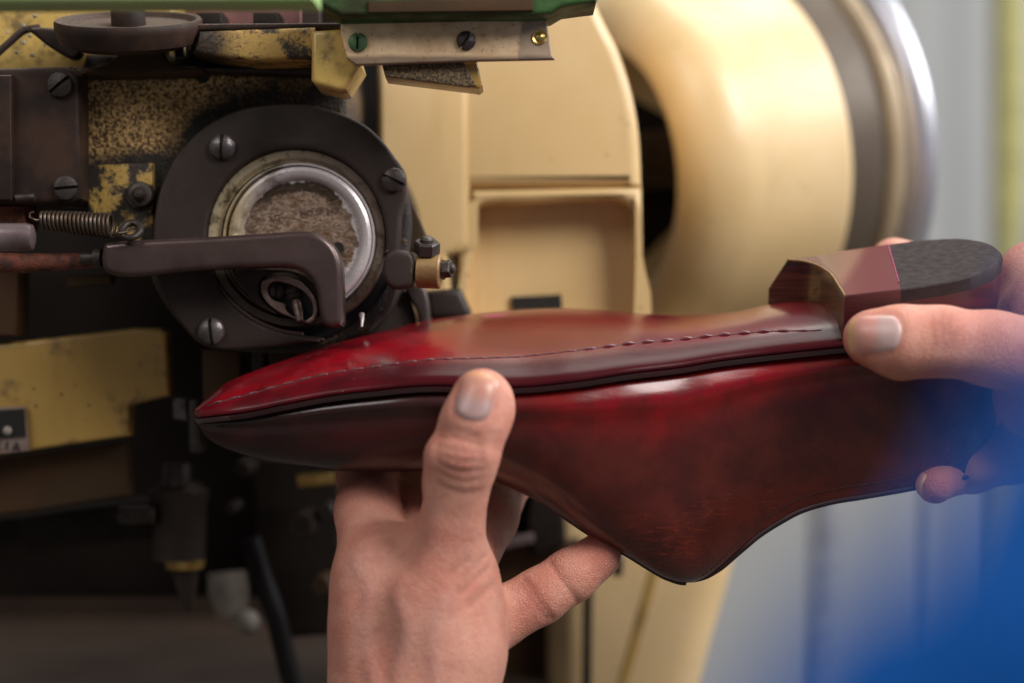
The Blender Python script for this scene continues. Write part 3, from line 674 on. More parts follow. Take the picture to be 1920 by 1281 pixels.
# yellow housing on the right
H = .13
plate('column_face', [(706, -40), (880, -40), (881, 455), (868, 474), (840, 480), (850, 620), (712, 620)], H, .12, .004, M['yellow'], mach)
plate('housing', catmull([(800, -60), (1090, -60)], 2)[:1]+[(800, -60)]+catmull([(1090, -60), (1128, 30), (1160, 95), (1184, 170), (1198, 250), (1203, 345)], 6)+[(1203, 350), (800, 353)], H+.002, .12, .005, M['yellow'], mach)
plate('seam_gasket', [(884, 350), (1201, 344), (1201, 360), (884, 362)], H+.012, .05, .0, M['slot'], mach)
plate('lower_housing', [[(884, 357), (1203, 351), (1205, 480), (1200, 640), (860, 640), (860, 478), (884, 455)], catmull([(892, 388), (1000, 379), (1130, 373), (1172, 378), (1188, 400), (1190, 470), (1188, 625), (892, 625), (870, 560), (888, 470)], 4, True)], H+.002, .03, .003, M['yellow'], mach)
plate('recess_panel', [(850, 365), (1200, 358), (1200, 640), (850, 640)], H+.022, .02, .0, M['yellow'], mach)
plate('vent_slot', [(958, 557), (1052, 552), (1054, 578), (960, 582)], H+.020, .004, .0, M['slot'], mach)
plate('tape_patch', [(905, 130), (1055, 118), (1056, 160), (910, 170)], H+.0036, .0005, .0, M['yellow'], mach)
# hand wheel
aw = Vector((.86, .5, .13)).normalized(); O = P(1112, 305, .30); O2 = O
fw = lathe('hand_wheel', [(.06, .0), (.055, .03), (.03, .055), (.006, .066), (.001, .068)]+[(.030*(1-math.cos(t)), .070+.0285*math.sin(t)) for t in np.linspace(0, math.pi/2*.93, 14)]+[(.045, .0995), (.066, .1015), (.0817, .1040), (.0846, .1045), (.086, .1030)], P(1127, 325, .30), aw, M['yellow_wheel'], mach, 128, smooth=60)
Wc = P(1127, 325, .30)+Vector((0, 0, .004))
lathe('belt_pulley', [(0.0846, .09), (0.0853, .100), (0.0875, .1015), (0.1033, .1035), (0.1062, .105), (0.1076, .103), (0.1084, .06)], Wc, aw, M['grey_rubber'], fw, 128, smooth=60)
lathe('beige_flange', [(0.1084, .08), (0.1091, .108), (0.1105, .110), (0.1156, .111), (0.1163, .10)], Wc, aw, M['beige'], fw, 128, smooth=60)
lathe('chrome_rim', [(0.1163, .09), (0.1170, .113), (0.1192, .118), (0.1235, .121), (0.1278, .121), (0.1307, .116), (0.1321, .06), (0.1321, 0)], Wc, aw, M['chrome'], fw, 128, smooth=60)
lathe('axle', [(-.08, .016), (.06, .016)], Wc, aw, M['screw_dark'], fw, 32)
plate('dark_backing', [(1150, -60), (1330, -60), (1330, 640), (1150, 640)], .335, .02, .002, M['back_dark'], mach)
# pedestal
plate('pedestal', catmull([(1030, 900), (1420, 900)], 2)[:1]+[(1030, 900), (1415, 900)]+catmull([(1398, 985), (1378, 1080), (1350, 1180), (1322, 1290), (1290, 1420)], 5)+[(1030, 1420)], .26, .15, .02, M['yellow'], mach)
plate('pedestal_side', [(880, 900), (1075, 900), (1062, 1420), (880, 1420)], .30, .05, .004, M['brown_plate'], mach)
plate('drip_rod', [(1094, 1070), (1112, 1068), (1108, 1420), (1090, 1420)], .24, .01, .002, M['black_dull'], mach)
tube('cast_rib', [P(1232, 1050, .262), P(1195, 1180, .262), P(1150, 1340, .262)], S(12, .26), M['yellow_dirty'], mach)
tube('pedestal_pin', [P(1163, 1010, .22), P(1160, 1048, .22)], S(9, .22), M['white_part'], mach)
tube('pedestal_pin', [P(1160, 1046, .22), P(1157, 1080, .22)], S(10, .22), M['black_iron'], mach)
plate('rear_block', [(1000, 905), (1055, 900), (1062, 1020), (1000, 1050), (985, 980)], .19, .03, .003, M['black_dull'], mach)
plate('rear_strip', [(925, 1015), (1000, 1000), (1002, 1018), (928, 1034)], .185, .01, .001, M['rod'], mach)
plate('rear_plate', [(900, 1030), (1090, 1015), (1090, 1090), (900, 1110)], .20, .02, .001, M['brown_plate'], mach)

cb = tube('cable', [P(*q, .17) for q in catmull([(470, 1010), (490, 1080), (515, 1150), (535, 1230), (560, 1340), (575, 1500)], 6)], S(20, .17), M['cable'], None, 16)
tag(cb, 'thick black rubber cable hanging down below the machine, left of the hand', 'cable')

# ---- the shoe
def pchip(xs, ys):
    xs = np.array(xs, float); ys = np.array(ys, float); h = np.diff(xs); d = np.diff(ys)/h
    m = np.zeros_like(xs); m[0] = d[0]; m[-1] = d[-1]
    for i in range(1, len(xs)-1):
        if d[i-1]*d[i] > 0:
            w1 = 2*h[i]+h[i-1]; w2 = h[i]+2*h[i-1]; m[i] = (w1+w2)/(w1/d[i-1]+w2/d[i])
    def f(x):
        x = np.clip(x, xs[0], xs[-1]); i = np.clip(np.searchsorted(xs, x)-1, 0, len(h)-1)
        t = (x-xs[i])/h[i]; t2 = t*t; t3 = t2*t
        return (2*t3-3*t2+1)*ys[i]+(t3-2*t2+t)*h[i]*m[i]+(-2*t3+3*t2)*ys[i+1]+(t3-t2)*h[i]*m[i+1]
    return f
fN = pchip([365, 372, 380, 400, 459, 538, 617, 696, 815, 961, 1075, 1180, 1272, 1337, 1468, 1573, 1700, 1800, 1850, 1868], [769, 772, 771, 769, 762, 746, 731, 721, 711, 714, 704, 688, 677, 666, 650, 639, 626, 612, 602, 590])
fF = pchip([365, 372, 380, 419, 478, 538, 597, 657, 736, 815, 934, 1052, 1119, 1206, 1294, 1381, 1446, 1573, 1700, 1800, 1850, 1868], [769, 761, 753, 720, 694, 674, 654, 636, 616, 598, 583, 577, 580, 588, 592, 586, 572, 556, 545, 546, 556, 575])
fB = pchip([365, 372, 378, 387, 410, 439, 498, 577, 633, 720, 800, 860, 920, 985, 1050, 1110, 1165, 1215, 1250, 1285, 1315, 1345, 1380, 1420, 1460, 1500, 1560, 1620, 1700, 1780, 1830, 1855, 1868], [785, 795, 806, 818, 831, 841, 856, 867, 872, 872, 868, 870, 880, 904, 944, 984, 1016, 1048, 1068, 1080, 1073, 1054, 1022, 985, 957, 934, 914, 902, 889, 878, 868, 850, 800])
fW = pchip([365, 372, 385, 420, 480, 560, 650, 800, 950, 1050, 1150, 1300, 1450, 1573, 1700, 1790, 1840, 1860, 1868], [.0015, .005, .0085, .0150, .0215, .0285, .0345, .0420, .0455, .0455, .0430, .0360, .0315, .0325, .0335, .0295, .0200, .011, .003])
fC = pchip([365, 500, 700, 1000, 1400, 1868], [.010, .016, .022, .030, .031, .030])
xs = np.unique(np.concatenate([np.linspace(365, 420, 22), np.linspace(420, 1790, 180), np.linspace(1790, 1868, 30), [1284, 1290]]))
def stn(x):
    hw = float(fW(x)); yc = float(fC(x)); n = P(x, float(fN(x)), yc-hw); f = P(x, float(fF(x)), yc+hw)
    # keep one station in one plane: same x for both edges at mid depth
    m = P(x, 0, yc).x; k = 0.75
    n.x = n.x*(k)+m*(1-k); f.x = f.x*k+m*(1-k)
    return n, f, hw, yc
shoe = empty('shoe', P(1100, 1080, .03))
tag(shoe, 'burgundy leather shoe held upside down, sole and stacked heel facing up', 'shoe')
# sole
nv = 26; vs = []; fs = []; su = []; sv = []
T = .0027
ring_n = None
for x in xs:
    n, f, hw, yc = stn(x); d = (f-n); L = d.length; dn = d/L; up = Vector((1, 0, 0)).cross(dn); up = up if up.z > 0 else -up
    crown = .0050*min(1, hw/.03)
    row = []
    for j in range(nv):
        v = j/(nv-1); e = min(v, 1-v)*L; rnd = -0.0006*max(0, 1-e/.0012)**2
        row.append((n+d*v+up*(crown*(1-abs(2*v-1)**2.1)+rnd), v))
    for (o_, dd, v) in ((.0006, -.0014, 1.0), (.0006, -T*.75, 1.0), (-.0008, -T, 1.0)): row.append((f+dn*o_+up*dd, v))
    for j in range(1, 6): row.append((f+(n-f)*(j/6)+up*(-T), 1-j/6))
    for (o_, dd, v) in ((-.0008, -T, 0.0), (.0006, -T*.75, 0.0), (.0006, -.0014, 0.0)): row.append((n-dn*o_+up*dd, v))
    ring_n = len(row)
    for p, v in row: vs.append(p); su.append((x-365)/1503); sv.append(v)
ns = len(xs)
for i in range(ns-1):
    for j in range(ring_n):
        j2 = (j+1) % ring_n; fs.append([i*ring_n+j, i*ring_n+j2, (i+1)*ring_n+j2, (i+1)*ring_n+j])
fs.append(list(range(ring_n))); fs.append([(ns-1)*ring_n+j for j in range(ring_n)])
sole = link('sole', mesh(vs, fs, {'su': su, 'sv': sv}), M['sole'], shoe, 50)
# welt: slim dark band under the sole edge
vs = []; fs = []; rn = None
for x in xs:
    n, f, hw, yc = stn(x); dn = (f-n).normalized(); up = Vector((1, 0, 0)).cross(dn); up = up if up.z > 0 else -up
    w = min(.0022, hw*.3)
    row = [n-dn*.0002+up*(-T*.98), n-dn*.0012+up*(-T-.0004), n-dn*.0012+up*(-T-.0018), n+dn*w*.8+up*(-T-.0026), f-dn*w*.8+up*(-T-.0026), f+dn*.0012+up*(-T-.0018), f+dn*.0012+up*(-T-.0004), f+dn*.0002+up*(-T*.98)]
    rn = len(row); vs += row
for i in range(ns-1):
    for j in range(rn):
        j2 = (j+1) % rn; fs.append([i*rn+j, i*rn+j2, (i+1)*rn+j2, (i+1)*rn+j])
fs.append(list(range(rn))); fs.append([(ns-1)*rn+j for j in range(rn)])
link('welt', mesh(vs, fs), M['welt'], shoe, 60)
# upper
xu = xs[(xs >= 369)]
NW = 34; vs = []; fs = []; su = []; sv = []
for x in xu:
    n, f, hw, yc = stn(x); dn = (f-n).normalized(); up = Vector((1, 0, 0)).cross(dn); up = up if up.z > 0 else -up
    ins = min(.0022, hw*.25)
    a0 = n+dn*ins+up*(-T-.0022); b0 = f-dn*ins+up*(-T-.0022)
    tw = np.interp(x, [900, 1287, 1400, 1600, 1868], [.0, .30, .62, .80, .75])
    bot = P(x, float(fB(x))-5*min(1, max(0, (x-1000)/200)), yc-float(tw)*hw); bot.y = yc; mid = (a0+b0)/2; bot.x = mid.x
    Hh = (mid-bot).length
    op = 1 if x > 1287 else 0
    e1 = np.interp(x, [365, 500, 900, 1285, 1500, 1868], [.85, .80, .80, .55, .40, .45])   # fullness of the wall
    top_w = np.interp(x, [1287, 1400, 1600, 1868], [.30, .62, .80, .75])                    # half width left at the topline
    tw = np.interp(x, [900, 1287, 1400, 1600, 1868], [.0, .30, .62, .80, .75]); mo = np.interp(x, [1230, 1480], [0, 1]); mo = mo*mo*(3-2*mo)
    roll = np.interp(x, [365, 420, 600, 1500, 1700, 1868], [.0, .04, .06, .085, .05, .0])
    rowp = []
    A = (b0-a0)/2
    for side in (0, 1):
        w = []
        for j in range(NW):
            s = j/(NW-1)
            ph = s*math.pi/2*.985
            wc = tw+(1-tw)*math.cos(ph)**e1; dc = math.sin(ph)**1.15
            wo = 1-(1-tw)*s**2.2
            wid = wc+(wo-wc)*mo+.05*math.sin(2*ph)*(1-.6*mo)+roll*math.exp(-((s-.085)/.060)**2)*(1 if s > 0 else .0)
            drop = dc+(s-dc)*mo
            sg = -1 if side == 0 else 1
            w.append((mid+A*(sg*wid)+(bot-mid)*drop, s*.5))
        rowp.append(w)
    near, far = rowp
    if op:
        tn = near[-1][0]; tf = far[-1][0]; ctr = (tn+tf)/2
        inn = []
        for (q, dpt) in ((.90, .0), (.88, .12), (.86, .5), (.80, .88), (.0, .92)):
            inn.append((ctr+(tn-ctr)*q+(mid-bot)*dpt, .5))
        inn2 = []
        for (q, dpt) in ((.80, .88), (.86, .5), (.88, .12), (.90, .0)):
            inn2.append((ctr+(tf-ctr)*q+(mid-bot)*dpt, .5))
        row = near+inn+inn2+far[::-1]
    else:
        tn = near[-1][0]; tf = far[-1][0]
        row = near+[(tn+(tf-tn)*((k+1)/10), .5) for k in range(9)]+far[::-1]
    rn = len(row)
    for p, v in row: vs.append(p); su.append((x-365)/1503); sv.append(v)
nu = len(xu)
for i in range(nu-1):
    for j in range(rn):
        j2 = (j+1) % rn; fs.append([i*rn+j, i*rn+j2, (i+1)*rn+j2, (i+1)*rn+j])
fs.append(list(range(rn))); fs.append([(nu-1)*rn+j for j in range(rn)])
up_o = link('upper', mesh(vs, fs, {'su': su, 'sv': sv}), M['upper'], shoe, 60)
topline = []
vv = np.array([tuple(v) for v in vs]).reshape(nu, rn, 3)
# topline binding with stitches, near side, and vamp edge seam
bpts = [Vector(vv[i, NW-1]) for i in range(nu) if xu[i] >= 1290 and xu[i] < 1855]
link('topline_binding', mesh(*tube_geo(bpts, [.0003+.0008*min(1, k/8) for k in range(len(bpts))], 8)), M['binding'], shoe, 80)
vpts = [Vector(vv[i, NW-3]) for i in range(nu) if 985 <= xu[i] <= 1284]
link('vamp_edge', mesh(*tube_geo(vpts, [.0002+.0007*min(1, k/10) for k in range(len(vpts))], 8)), M['binding'], shoe, 80)
mb = MB()
row = [(vv[i, NW-4], xu[i]) for i in range(nu) if 1310 <= xu[i] < 1850]
lp_ = [Vector(r[0]) for r in row]
acc = [0.0]
for i in range(1, len(lp_)): acc.append(acc[-1]+(lp_[i]-lp_[i-1]).length)
def at_len(L):
    i = max(0, min(len(acc)-2, int(np.searchsorted(acc, L))-1)); t = (L-acc[i])/max(acc[i+1]-acc[i], 1e-9); return lp_[i].lerp(lp_[i+1], t)
s = 0
while s < acc[-1]-.003:
    p0 = at_len(s); p1 = at_len(s+.0011); o_ = Vector((0, -.0002, 0)); mb.add(*tube_geo([p0+o_*.2, (p0+p1)/2+o_*2, p1+o_*.2], .00018, 6)); s += .0017
mb.build('topline_stitching', M['thread_dark'], shoe, 80)
# sole stitching: separate sunken stitches inside the near edge and the far edge
def sole_pt(x, v, lift=0.0):
    n, f, hw, yc = stn(x); d = f-n; dn = d.normalized(); up = Vector((1, 0, 0)).cross(dn); up = up if up.z > 0 else -up
    cr = .0050*min(1, hw/.03)*(1-abs(2*v-1)**2.1)
    return n+d*v+up*(cr+lift)
fS = pchip([392, 514, 680, 1119, 1258, 1403, 1520], [.16, .17, .17, .22, .24, .21, .14])
mb = MB(); x = 398
while x < 1500:
    L = 27 if x > 1090 else 24; gap = 9; am = float(np.interp(x, [398, 800, 870, 1050, 1150, 1400, 1500], [.6, .5, .25, .25, 1.05, 1.05, .3]))
    q = [sole_pt(x+L*k/5, float(fS(x+L*k/5)), -.0002+.0005*math.sin(math.pi*k/5)*am) for k in range(6)]
    mb.add(*tube_geo(q, [.0003, .00045+.0002*am, .00045+.0003*am, .00045+.0003*am, .00045+.0002*am, .0003], 8)); x += L+gap
mb.build('sole_stitching', M['stitch'], shoe, 80)
q = [sole_pt(x_, float(fS(x_)) - .0, -.0002) for x_ in np.linspace(392, 1535, 90)]
link('stitch_groove', mesh(*tube_geo(q, .0005, 8)), M['groove'], shoe, 80)

# heel
base = [(1445, 1.0), (1462, .96), (1482, .88), (1503, .74), (1522, .55), (1538, .30), (1550, .05), (1558, -.25), (1564, -.55), (1569, -.8), (1573, -1.0)]
top = [(1478, .93), (1486, .88), (1500, .80), (1515, .68), (1530, .50), (1542, .28), (1552, .05), (1559, -.25), (1564, -.55), (1569, -.8), (1572, -1.0)]
side = [(x_, -1.0) for x_ in np.concatenate([np.linspace(1590, 1790, 14), np.linspace(1800, 1868, 16)])]
farx = list(np.concatenate([np.linspace(1868, 1800, 16), np.linspace(1790, 1470, 20)]))
def heel_ring(br_, h, shrink=1.0, xoff=0.0):
    out = []; pl = list(br_)+side+[(x_, 1.0) for x_ in farx if x_ > br_[0][0]+4]
    return pl
def heel_point(x, v, h):
    n, f, hw, yc = stn(x); c = (n+f)/2; d = (f-n)/2; dn = d.normalized(); up = Vector((1, 0, 0)).cross(dn); up = up if up.z > 0 else -up
    return c+d*v*1.0+up*h+Vector((.06, 0, 1)).normalized()*0
HT = .0205
def h_of(x):   # heel seat dips, top stays flat
    return HT
upv = None
n1_, f1_, _, _ = stn(1573); n2_, f2_, _, _ = stn(1800)
# flat top plane through three photo points
pA = P(1572, 549, stn(1572)[3]-stn(1572)[2]); pB = P(1655, 455, .062); pC = P(1855, 488, .016)
nrm = (pB-pA).cross(pC-pA).normalized(); nrm = nrm if nrm.z > 0 else -nrm
def on_plane(p, off=0.0):
    k = (pA-p).dot(nrm)/nrm.z; return Vector((p.x, p.y, p.z+k))+nrm*off
def heel_rows(levels):
    vs = []; rn = None
    for (t, off) in levels:
        br_ = [(b[0]+(a_[0]-b[0])*max(0, (t-.40)/.6), b[1]+(a_[1]-b[1])*max(0, (t-.40)/.6)) for b, a_ in zip(base, top)]
        pl = br_+side+[(x_, 1.0) for x_ in np.linspace(1868, 1800, 16)]+[(x_, 1.0-(0.07*max(0, (t-.4)/.6) if x_ < 1560 else 0)) for x_ in np.linspace(1790, br_[0][0]+6, 22)]
        rn = len(pl)
        for (x_, v) in pl:
            b_ = heel_point(x_, v, -.001); tp = on_plane(heel_point(x_, v*.985, HT), 0)
            p = b_.lerp(tp, t)+nrm*off
            vs.append(p)
    return vs, rn
lv = [(0, 0), (.2, 0), (.40, 0), (.55, 0), (.65, 0), (.74, 0)]
vs, rn = heel_rows(lv); fs = []
for i in range(len(lv)-1):
    for j in range(rn):
        j2 = (j+1) % rn; fs.append([i*rn+j, i*rn+j2, (i+1)*rn+j2, (i+1)*rn+j])
fs.append([(len(lv)-1)*rn+j for j in range(rn)]); fs.append(list(range(rn)))
me = mesh(vs, fs); me.materials.append(M['stack']); me.materials.append(M['breast'])
heel = link('heel', me, None, shoe, 40)
nb = len(base)
for p_ in me.polygons:
    j = [vi % rn for vi in p_.vertices]
    if len(j) == 4 and max(j) < nb: p_.material_index = 1
# top layer split into leather front and rubber rear, cut along a slanting line
vsT, rn = heel_rows([(.74, 0), (.975, 0), (1.0, 0)])
ringA, ringB, ringC = vsT[:rn], vsT[rn:2*rn], vsT[2*rn:]
cutA = P(1686, 528, .0).x; cutB = P(1664, 455, .062).x
def cutval(p):   # >0 behind the cut
    t = (p.y+.0)/(.062); return p.x-(cutA+(cutB-cutA)*t)
def layer(name, keep, mat, lift):
    bm = bmesh.new()
    L0 = [bm.verts.new(p) for p in ringA]; L1 = [bm.verts.new(p+nrm*lift) for p in ringB]
    cen = sum(ringC, Vector())/rn
    L2 = [bm.verts.new(p+(cen-p)*.012+nrm*lift) for p in ringC]
    for A_, B_ in ((L0, L1), (L1, L2)):
        for j in range(rn): bm.faces.new([A_[j], A_[(j+1) % rn], B_[(j+1) % rn], B_[j]])
    bm.faces.new(L2); bm.faces.new(list(reversed(L0)))
    co = Vector((cutA, 0, 0)); dirc = Vector((cutB-cutA, .062, 0)); pn = Vector((dirc.y, -dirc.x, 0)).normalized()
    geom = bm.verts[:]+bm.edges[:]+bm.faces[:]
    r = bmesh.ops.bisect_plane(bm, geom=geom, plane_co=co, plane_no=pn, clear_outer=(keep < 0), clear_inner=(keep > 0))
    ed = [e for e in r['geom_cut'] if isinstance(e, bmesh.types.BMEdge)]
    bmesh.ops.holes_fill(bm, edges=ed)
    bmesh.ops.recalc_face_normals(bm, faces=bm.faces)
    me = bpy.data.meshes.new(name); bm.to_mesh(me); bm.free()
    at = me.attributes.new('su', 'FLOAT', 'POINT')
    at.data.foreach_set('value', [((v.co.x/K*D/(D+v.co.y)+960)-365)/1503 for v in me.vertices])
    me.materials.append(mat); me.materials.append(M['stack'] if keep < 0 else mat)
    o = link(name, me, None, shoe, 40)
    for p_ in me.polygons: p_.material_index = 0 if p_.normal.dot(nrm) > .8 else 1
    return o
layer('heel_leather_tip', -1, M['heeltop'], .0)
layer('rubber_top_piece', 1, M['rubber'], .0)
qq = []
for t in np.linspace(.02, .93, 16):
    p = Vector((cutA+(cutB-cutA)*t, .062*t, 0)); qq.append(on_plane(p, .0001))
link('ink_line', mesh(*tube_geo(qq, .0003, 6)), M['rand'], shoe, 80)
# thin pale rim along the breast top edge
rim = [ringC[j]*.98+ringB[j]*.02 for j in range(nb)]
link('breast_rim', mesh(*tube_geo(rim, .00045, 8)), M['tan'], shoe, 80)

# ---------------------------------------------------------------- hands (signed distance fields, one skin each)
def smin(a, b, k):
    h = np.maximum(k-np.abs(a-b), 0)/k; return np.minimum(a, b)-h*h*k*.25
def smax(a, b, k): return -smin(-a, -b, k)
class Field:
    def __init__(s, lo, hi, h):
        s.h = h; s.lo = np.array(lo, np.float32); s.n = [int(math.ceil((hi[i]-lo[i])/h))+1 for i in range(3)]
        s.X, s.Y, s.Z = np.meshgrid(*[s.lo[i]+h*np.arange(s.n[i], dtype=np.float32) for i in range(3)], indexing='ij')
    def cone(s, a, b, ra, rb):
        a = np.array(a, np.float32); b = np.array(b, np.float32); ba = b-a; L2 = float(ba@ba)+1e-12
        t = ((s.X-a[0])*ba[0]+(s.Y-a[1])*ba[1]+(s.Z-a[2])*ba[2])/L2
        t = np.clip(t, 0, 1); 
        dx = s.X-a[0]-t*ba[0]; dy = s.Y-a[1]-t*ba[1]; dz = s.Z-a[2]-t*ba[2]
        ts = t*t*(3-2*t)
        return np.sqrt(dx*dx+dy*dy+dz*dz)-(ra+(rb-ra)*t)
    def chain(s, pts, k=.002):
        f = None
        for (a, b) in zip(pts[:-1], pts[1:]):
            c = s.cone(a[0], b[0], a[1], b[1]); f = c if f is None else smin(f, c, k)
        return f
    def ell(s, c, r, rot=None):
        dx, dy, dz = s.X-c[0], s.Y-c[1], s.Z-c[2]
        if rot is not None:
            m = np.array(rot, np.float32); dx, dy, dz = (m[0, 0]*dx+m[0, 1]*dy+m[0, 2]*dz, m[1, 0]*dx+m[1, 1]*dy+m[1, 2]*dz, m[2, 0]*dx+m[2, 1]*dy+m[2, 2]*dz)
        k0 = np.sqrt((dx/r[0])**2+(dy/r[1])**2+(dz/r[2])**2); k1 = np.sqrt((dx/r[0]**2)**2+(dy/r[1]**2)**2+(dz/r[2]**2)**2)
        return k0*(k0-1)/np.maximum(k1, 1e-6)
    def groove(s, f, pts, depth, width):
        d = None
        for a, b in zip(pts[:-1], pts[1:]):
            c = s.cone(a, b, 0, 0); d = c if d is None else np.minimum(d, c)
        return f+depth*np.exp(-(d/width)**2)
def surface_nets(F, fld):
    ins = F < 0; nx, ny, nz = F.shape
    acc = np.zeros((nx-1, ny-1, nz-1, 3), np.float32); cnt = np.zeros((nx-1, ny-1, nz-1), np.float32)
    cr = []
    for ax in range(3):
        sl0 = [slice(None)]*3; sl1 = [slice(None)]*3; sl0[ax] = slice(0, -1); sl1[ax] = slice(1, None)
        a = F[tuple(sl0)]; b = F[tuple(sl1)]; m = (a < 0) != (b < 0)
        idx = np.argwhere(m); t = a[m]/(a[m]-b[m]); pos = idx.astype(np.float32); pos[:, ax] += t
        cr.append((idx, a[m] < 0)); oth = [i for i in range(3) if i != ax]
        for u in (0, 1):
            for v in (0, 1):
                c = idx.copy(); c[:, oth[0]] -= u; c[:, oth[1]] -= v
                ok = np.all((c >= 0) & (c < np.array([nx-1, ny-1, nz-1])), 1)
                np.add.at(acc, tuple(c[ok].T), pos[ok]); np.add.at(cnt, tuple(c[ok].T), 1)
    has = cnt > 0; vid = -np.ones(cnt.shape, np.int64); vid[has] = np.arange(has.sum())
    V = acc[has]/cnt[has][:, None]*fld.h+fld.lo
    Q = []
    for ax in range(3):
        idx, neg = cr[ax]; o0, o1 = [i for i in range(3) if i != ax]
        ok = (idx[:, o0] > 0) & (idx[:, o1] > 0) & (idx[:, o0] < F.shape[o0]-1) & (idx[:, o1] < F.shape[o1]-1)
        i = idx[ok]; n_ = neg[ok]
        def c(u, v):
            q = i.copy(); q[:, o0] -= u; q[:, o1] -= v; return vid[tuple(q.T)]
        q = np.stack([c(0, 0), c(1, 0), c(1, 1), c(0, 1)], 1)
        flip = n_ if ax != 1 else ~n_
        q[flip] = q[flip][:, ::-1]; Q.append(q)
    return V, np.concatenate(Q)
def field_mesh(name, F, fld, red_pts, creases, mat, parent, label, veins=()):
    V, Q = surface_nets(F, fld)
    # light smoothing
    E = np.concatenate([Q[:, [0, 1]], Q[:, [1, 2]], Q[:, [2, 3]], Q[:, [3, 0]]])
    for it in range(2):
        s_ = np.zeros_like(V); c_ = np.zeros(len(V), np.float32)
        np.add.at(s_, E[:, 0], V[E[:, 1]]); np.add.at(s_, E[:, 1], V[E[:, 0]]); np.add.at(c_, E[:, 0], 1); np.add.at(c_, E[:, 1], 1)
        V = V*.5+.5*s_/np.maximum(c_, 1)[:, None]
    red = np.zeros(len(V)); 
    for (p, r, a) in red_pts: red = np.maximum(red, a*np.exp(-(np.linalg.norm(V-np.array(p), axis=1)/r)**2))
    crz = np.zeros(len(V))
    for (pts, w, a) in creases:
        for p, q in zip(pts[:-1], pts[1:]):
            p = np.array(p); q = np.array(q); ba = q-p; t = np.clip(((V-p)@ba)/(ba@ba), 0, 1); d = np.linalg.norm(V-p-t[:, None]*ba, axis=1)
            crz = np.maximum(crz, a*np.exp(-(d/w)**2))
    vnz = np.zeros(len(V))
    for pts in veins:
        for p in pts: vnz = np.maximum(vnz, np.exp(-(np.linalg.norm(V-np.array(p), axis=1)/.004)**2))
    me = bpy.data.meshes.new(name); me.from_pydata(V.tolist(), [], Q.tolist()); me.update()
    bm = bmesh.new(); bm.from_mesh(me); bmesh.ops.recalc_face_normals(bm, faces=bm.faces); bm.to_mesh(me); bm.free()
    for k_, a_ in (('red', red), ('crease', crz), ('vein', vnz)):
        at = me.attributes.new(k_, 'FLOAT', 'POINT'); at.data.foreach_set('value', a_.astype(np.float32))
    o = link(name, me, mat, parent, 180, label); return o
def sample(F, fld, p):
    q = (np.array(p)-fld.lo)/fld.h; i = np.clip(np.floor(q).astype(int), 0, np.array(F.shape)-2); t = q-i; r = 0
    for a in (0, 1):
        for b in (0, 1):
            for c in (0, 1): r += F[i[0]+a, i[1]+b, i[2]+c]*((t[0] if a else 1-t[0])*(t[1] if b else 1-t[1])*(t[2] if c else 1-t[2]))
    return float(r)
def hit(F, fld, o, d, tmax=.06):
    """march from o along d to the skin"""
    o = Vector(o); d = Vector(d).normalized(); t = 0
    for k in range(200):
        s = sample(F, fld, o+d*t)
        if s < .00005: break
        t += max(s*.8, .00008)
        if t > tmax: break
    return o+d*t
CAM = Vector((0, -D, 0))
def vhit(F, fld, px, py):
    o = P(px, py, -.095); return hit(F, fld, o, o-CAM, .16)
def nail(F, fld, centre, along, out, length, width, mat, parent, lift=.0004, nu_=14, nv_=16, name='nail'):
    """curved nail plate laid on the skin: along = toward the finger tip, out = away from the skin"""
    al = Vector(along).normalized(); ot = (Vector(out)-al*Vector(out).dot(al)).normalized(); sd = al.cross(ot)
    vs = []; nvv = []; nuu = []; 
    for j in range(nv_):
        v = j/(nv_-1)
        for i in range(nu_):
            u = i/(nu_-1)*2-1
            # rounded at both ends
            q = 2*v-1; wfac = (1-abs(q)**3.2)**.5*.22+.78 if q < 0 else (1-abs(q)**4)**.5*.28+.72
            lf = 1-.10*u*u if v > .5 else 1-.16*u*u
            c = Vector(centre)+al*(q*.5*length*lf)+sd*(u*.5*width*wfac)
            p = hit(F, fld, c+ot*.02, -ot)
            ed = min(1, min(1-abs(u), (1-abs(q)))*7)
            vs.append(p+ot*(lift*(-.3+1.1*ed)+.00025*(1-u*u))); nvv.append(v); nuu.append(u)
    fs = [[j*nu_+i, j*nu_+i+1, (j+1)*nu_+i+1, (j+1)*nu_+i] for j in range(nv_-1) for i in range(nu_-1)]
    return link(name, mesh(vs, fs, {'nv': nvv, 'nu': nuu}), mat, parent, 180)

def nail_rim(F, fld, centre, along, out, length, width):
    al = Vector(along).normalized(); ot = (Vector(out)-al*Vector(out).dot(al)).normalized(); sd = al.cross(ot); r = []
    for (q, u) in [(.75, -1.06), (.3, -1.08), (-.2, -1.08), (-.7, -1.02), (-.98, -.75), (-1.08, -.3), (-1.08, .3), (-.98, .75), (-.7, 1.02), (-.2, 1.08), (.3, 1.08), (.75, 1.06)]:
        r.append(tuple(hit(F, fld, Vector(centre)+al*(q*.5*length)+sd*(u*.5*width)+ot*.02, -ot)))
    return r
person = empty('person', (.22, -.45, -.20))
tag(person, 'worker in a blue sleeve pressing the shoe to the machine with both bare hands', 'person')
def J(px, py, y, r): return (tuple(P(px, py, y)), S(r, y))

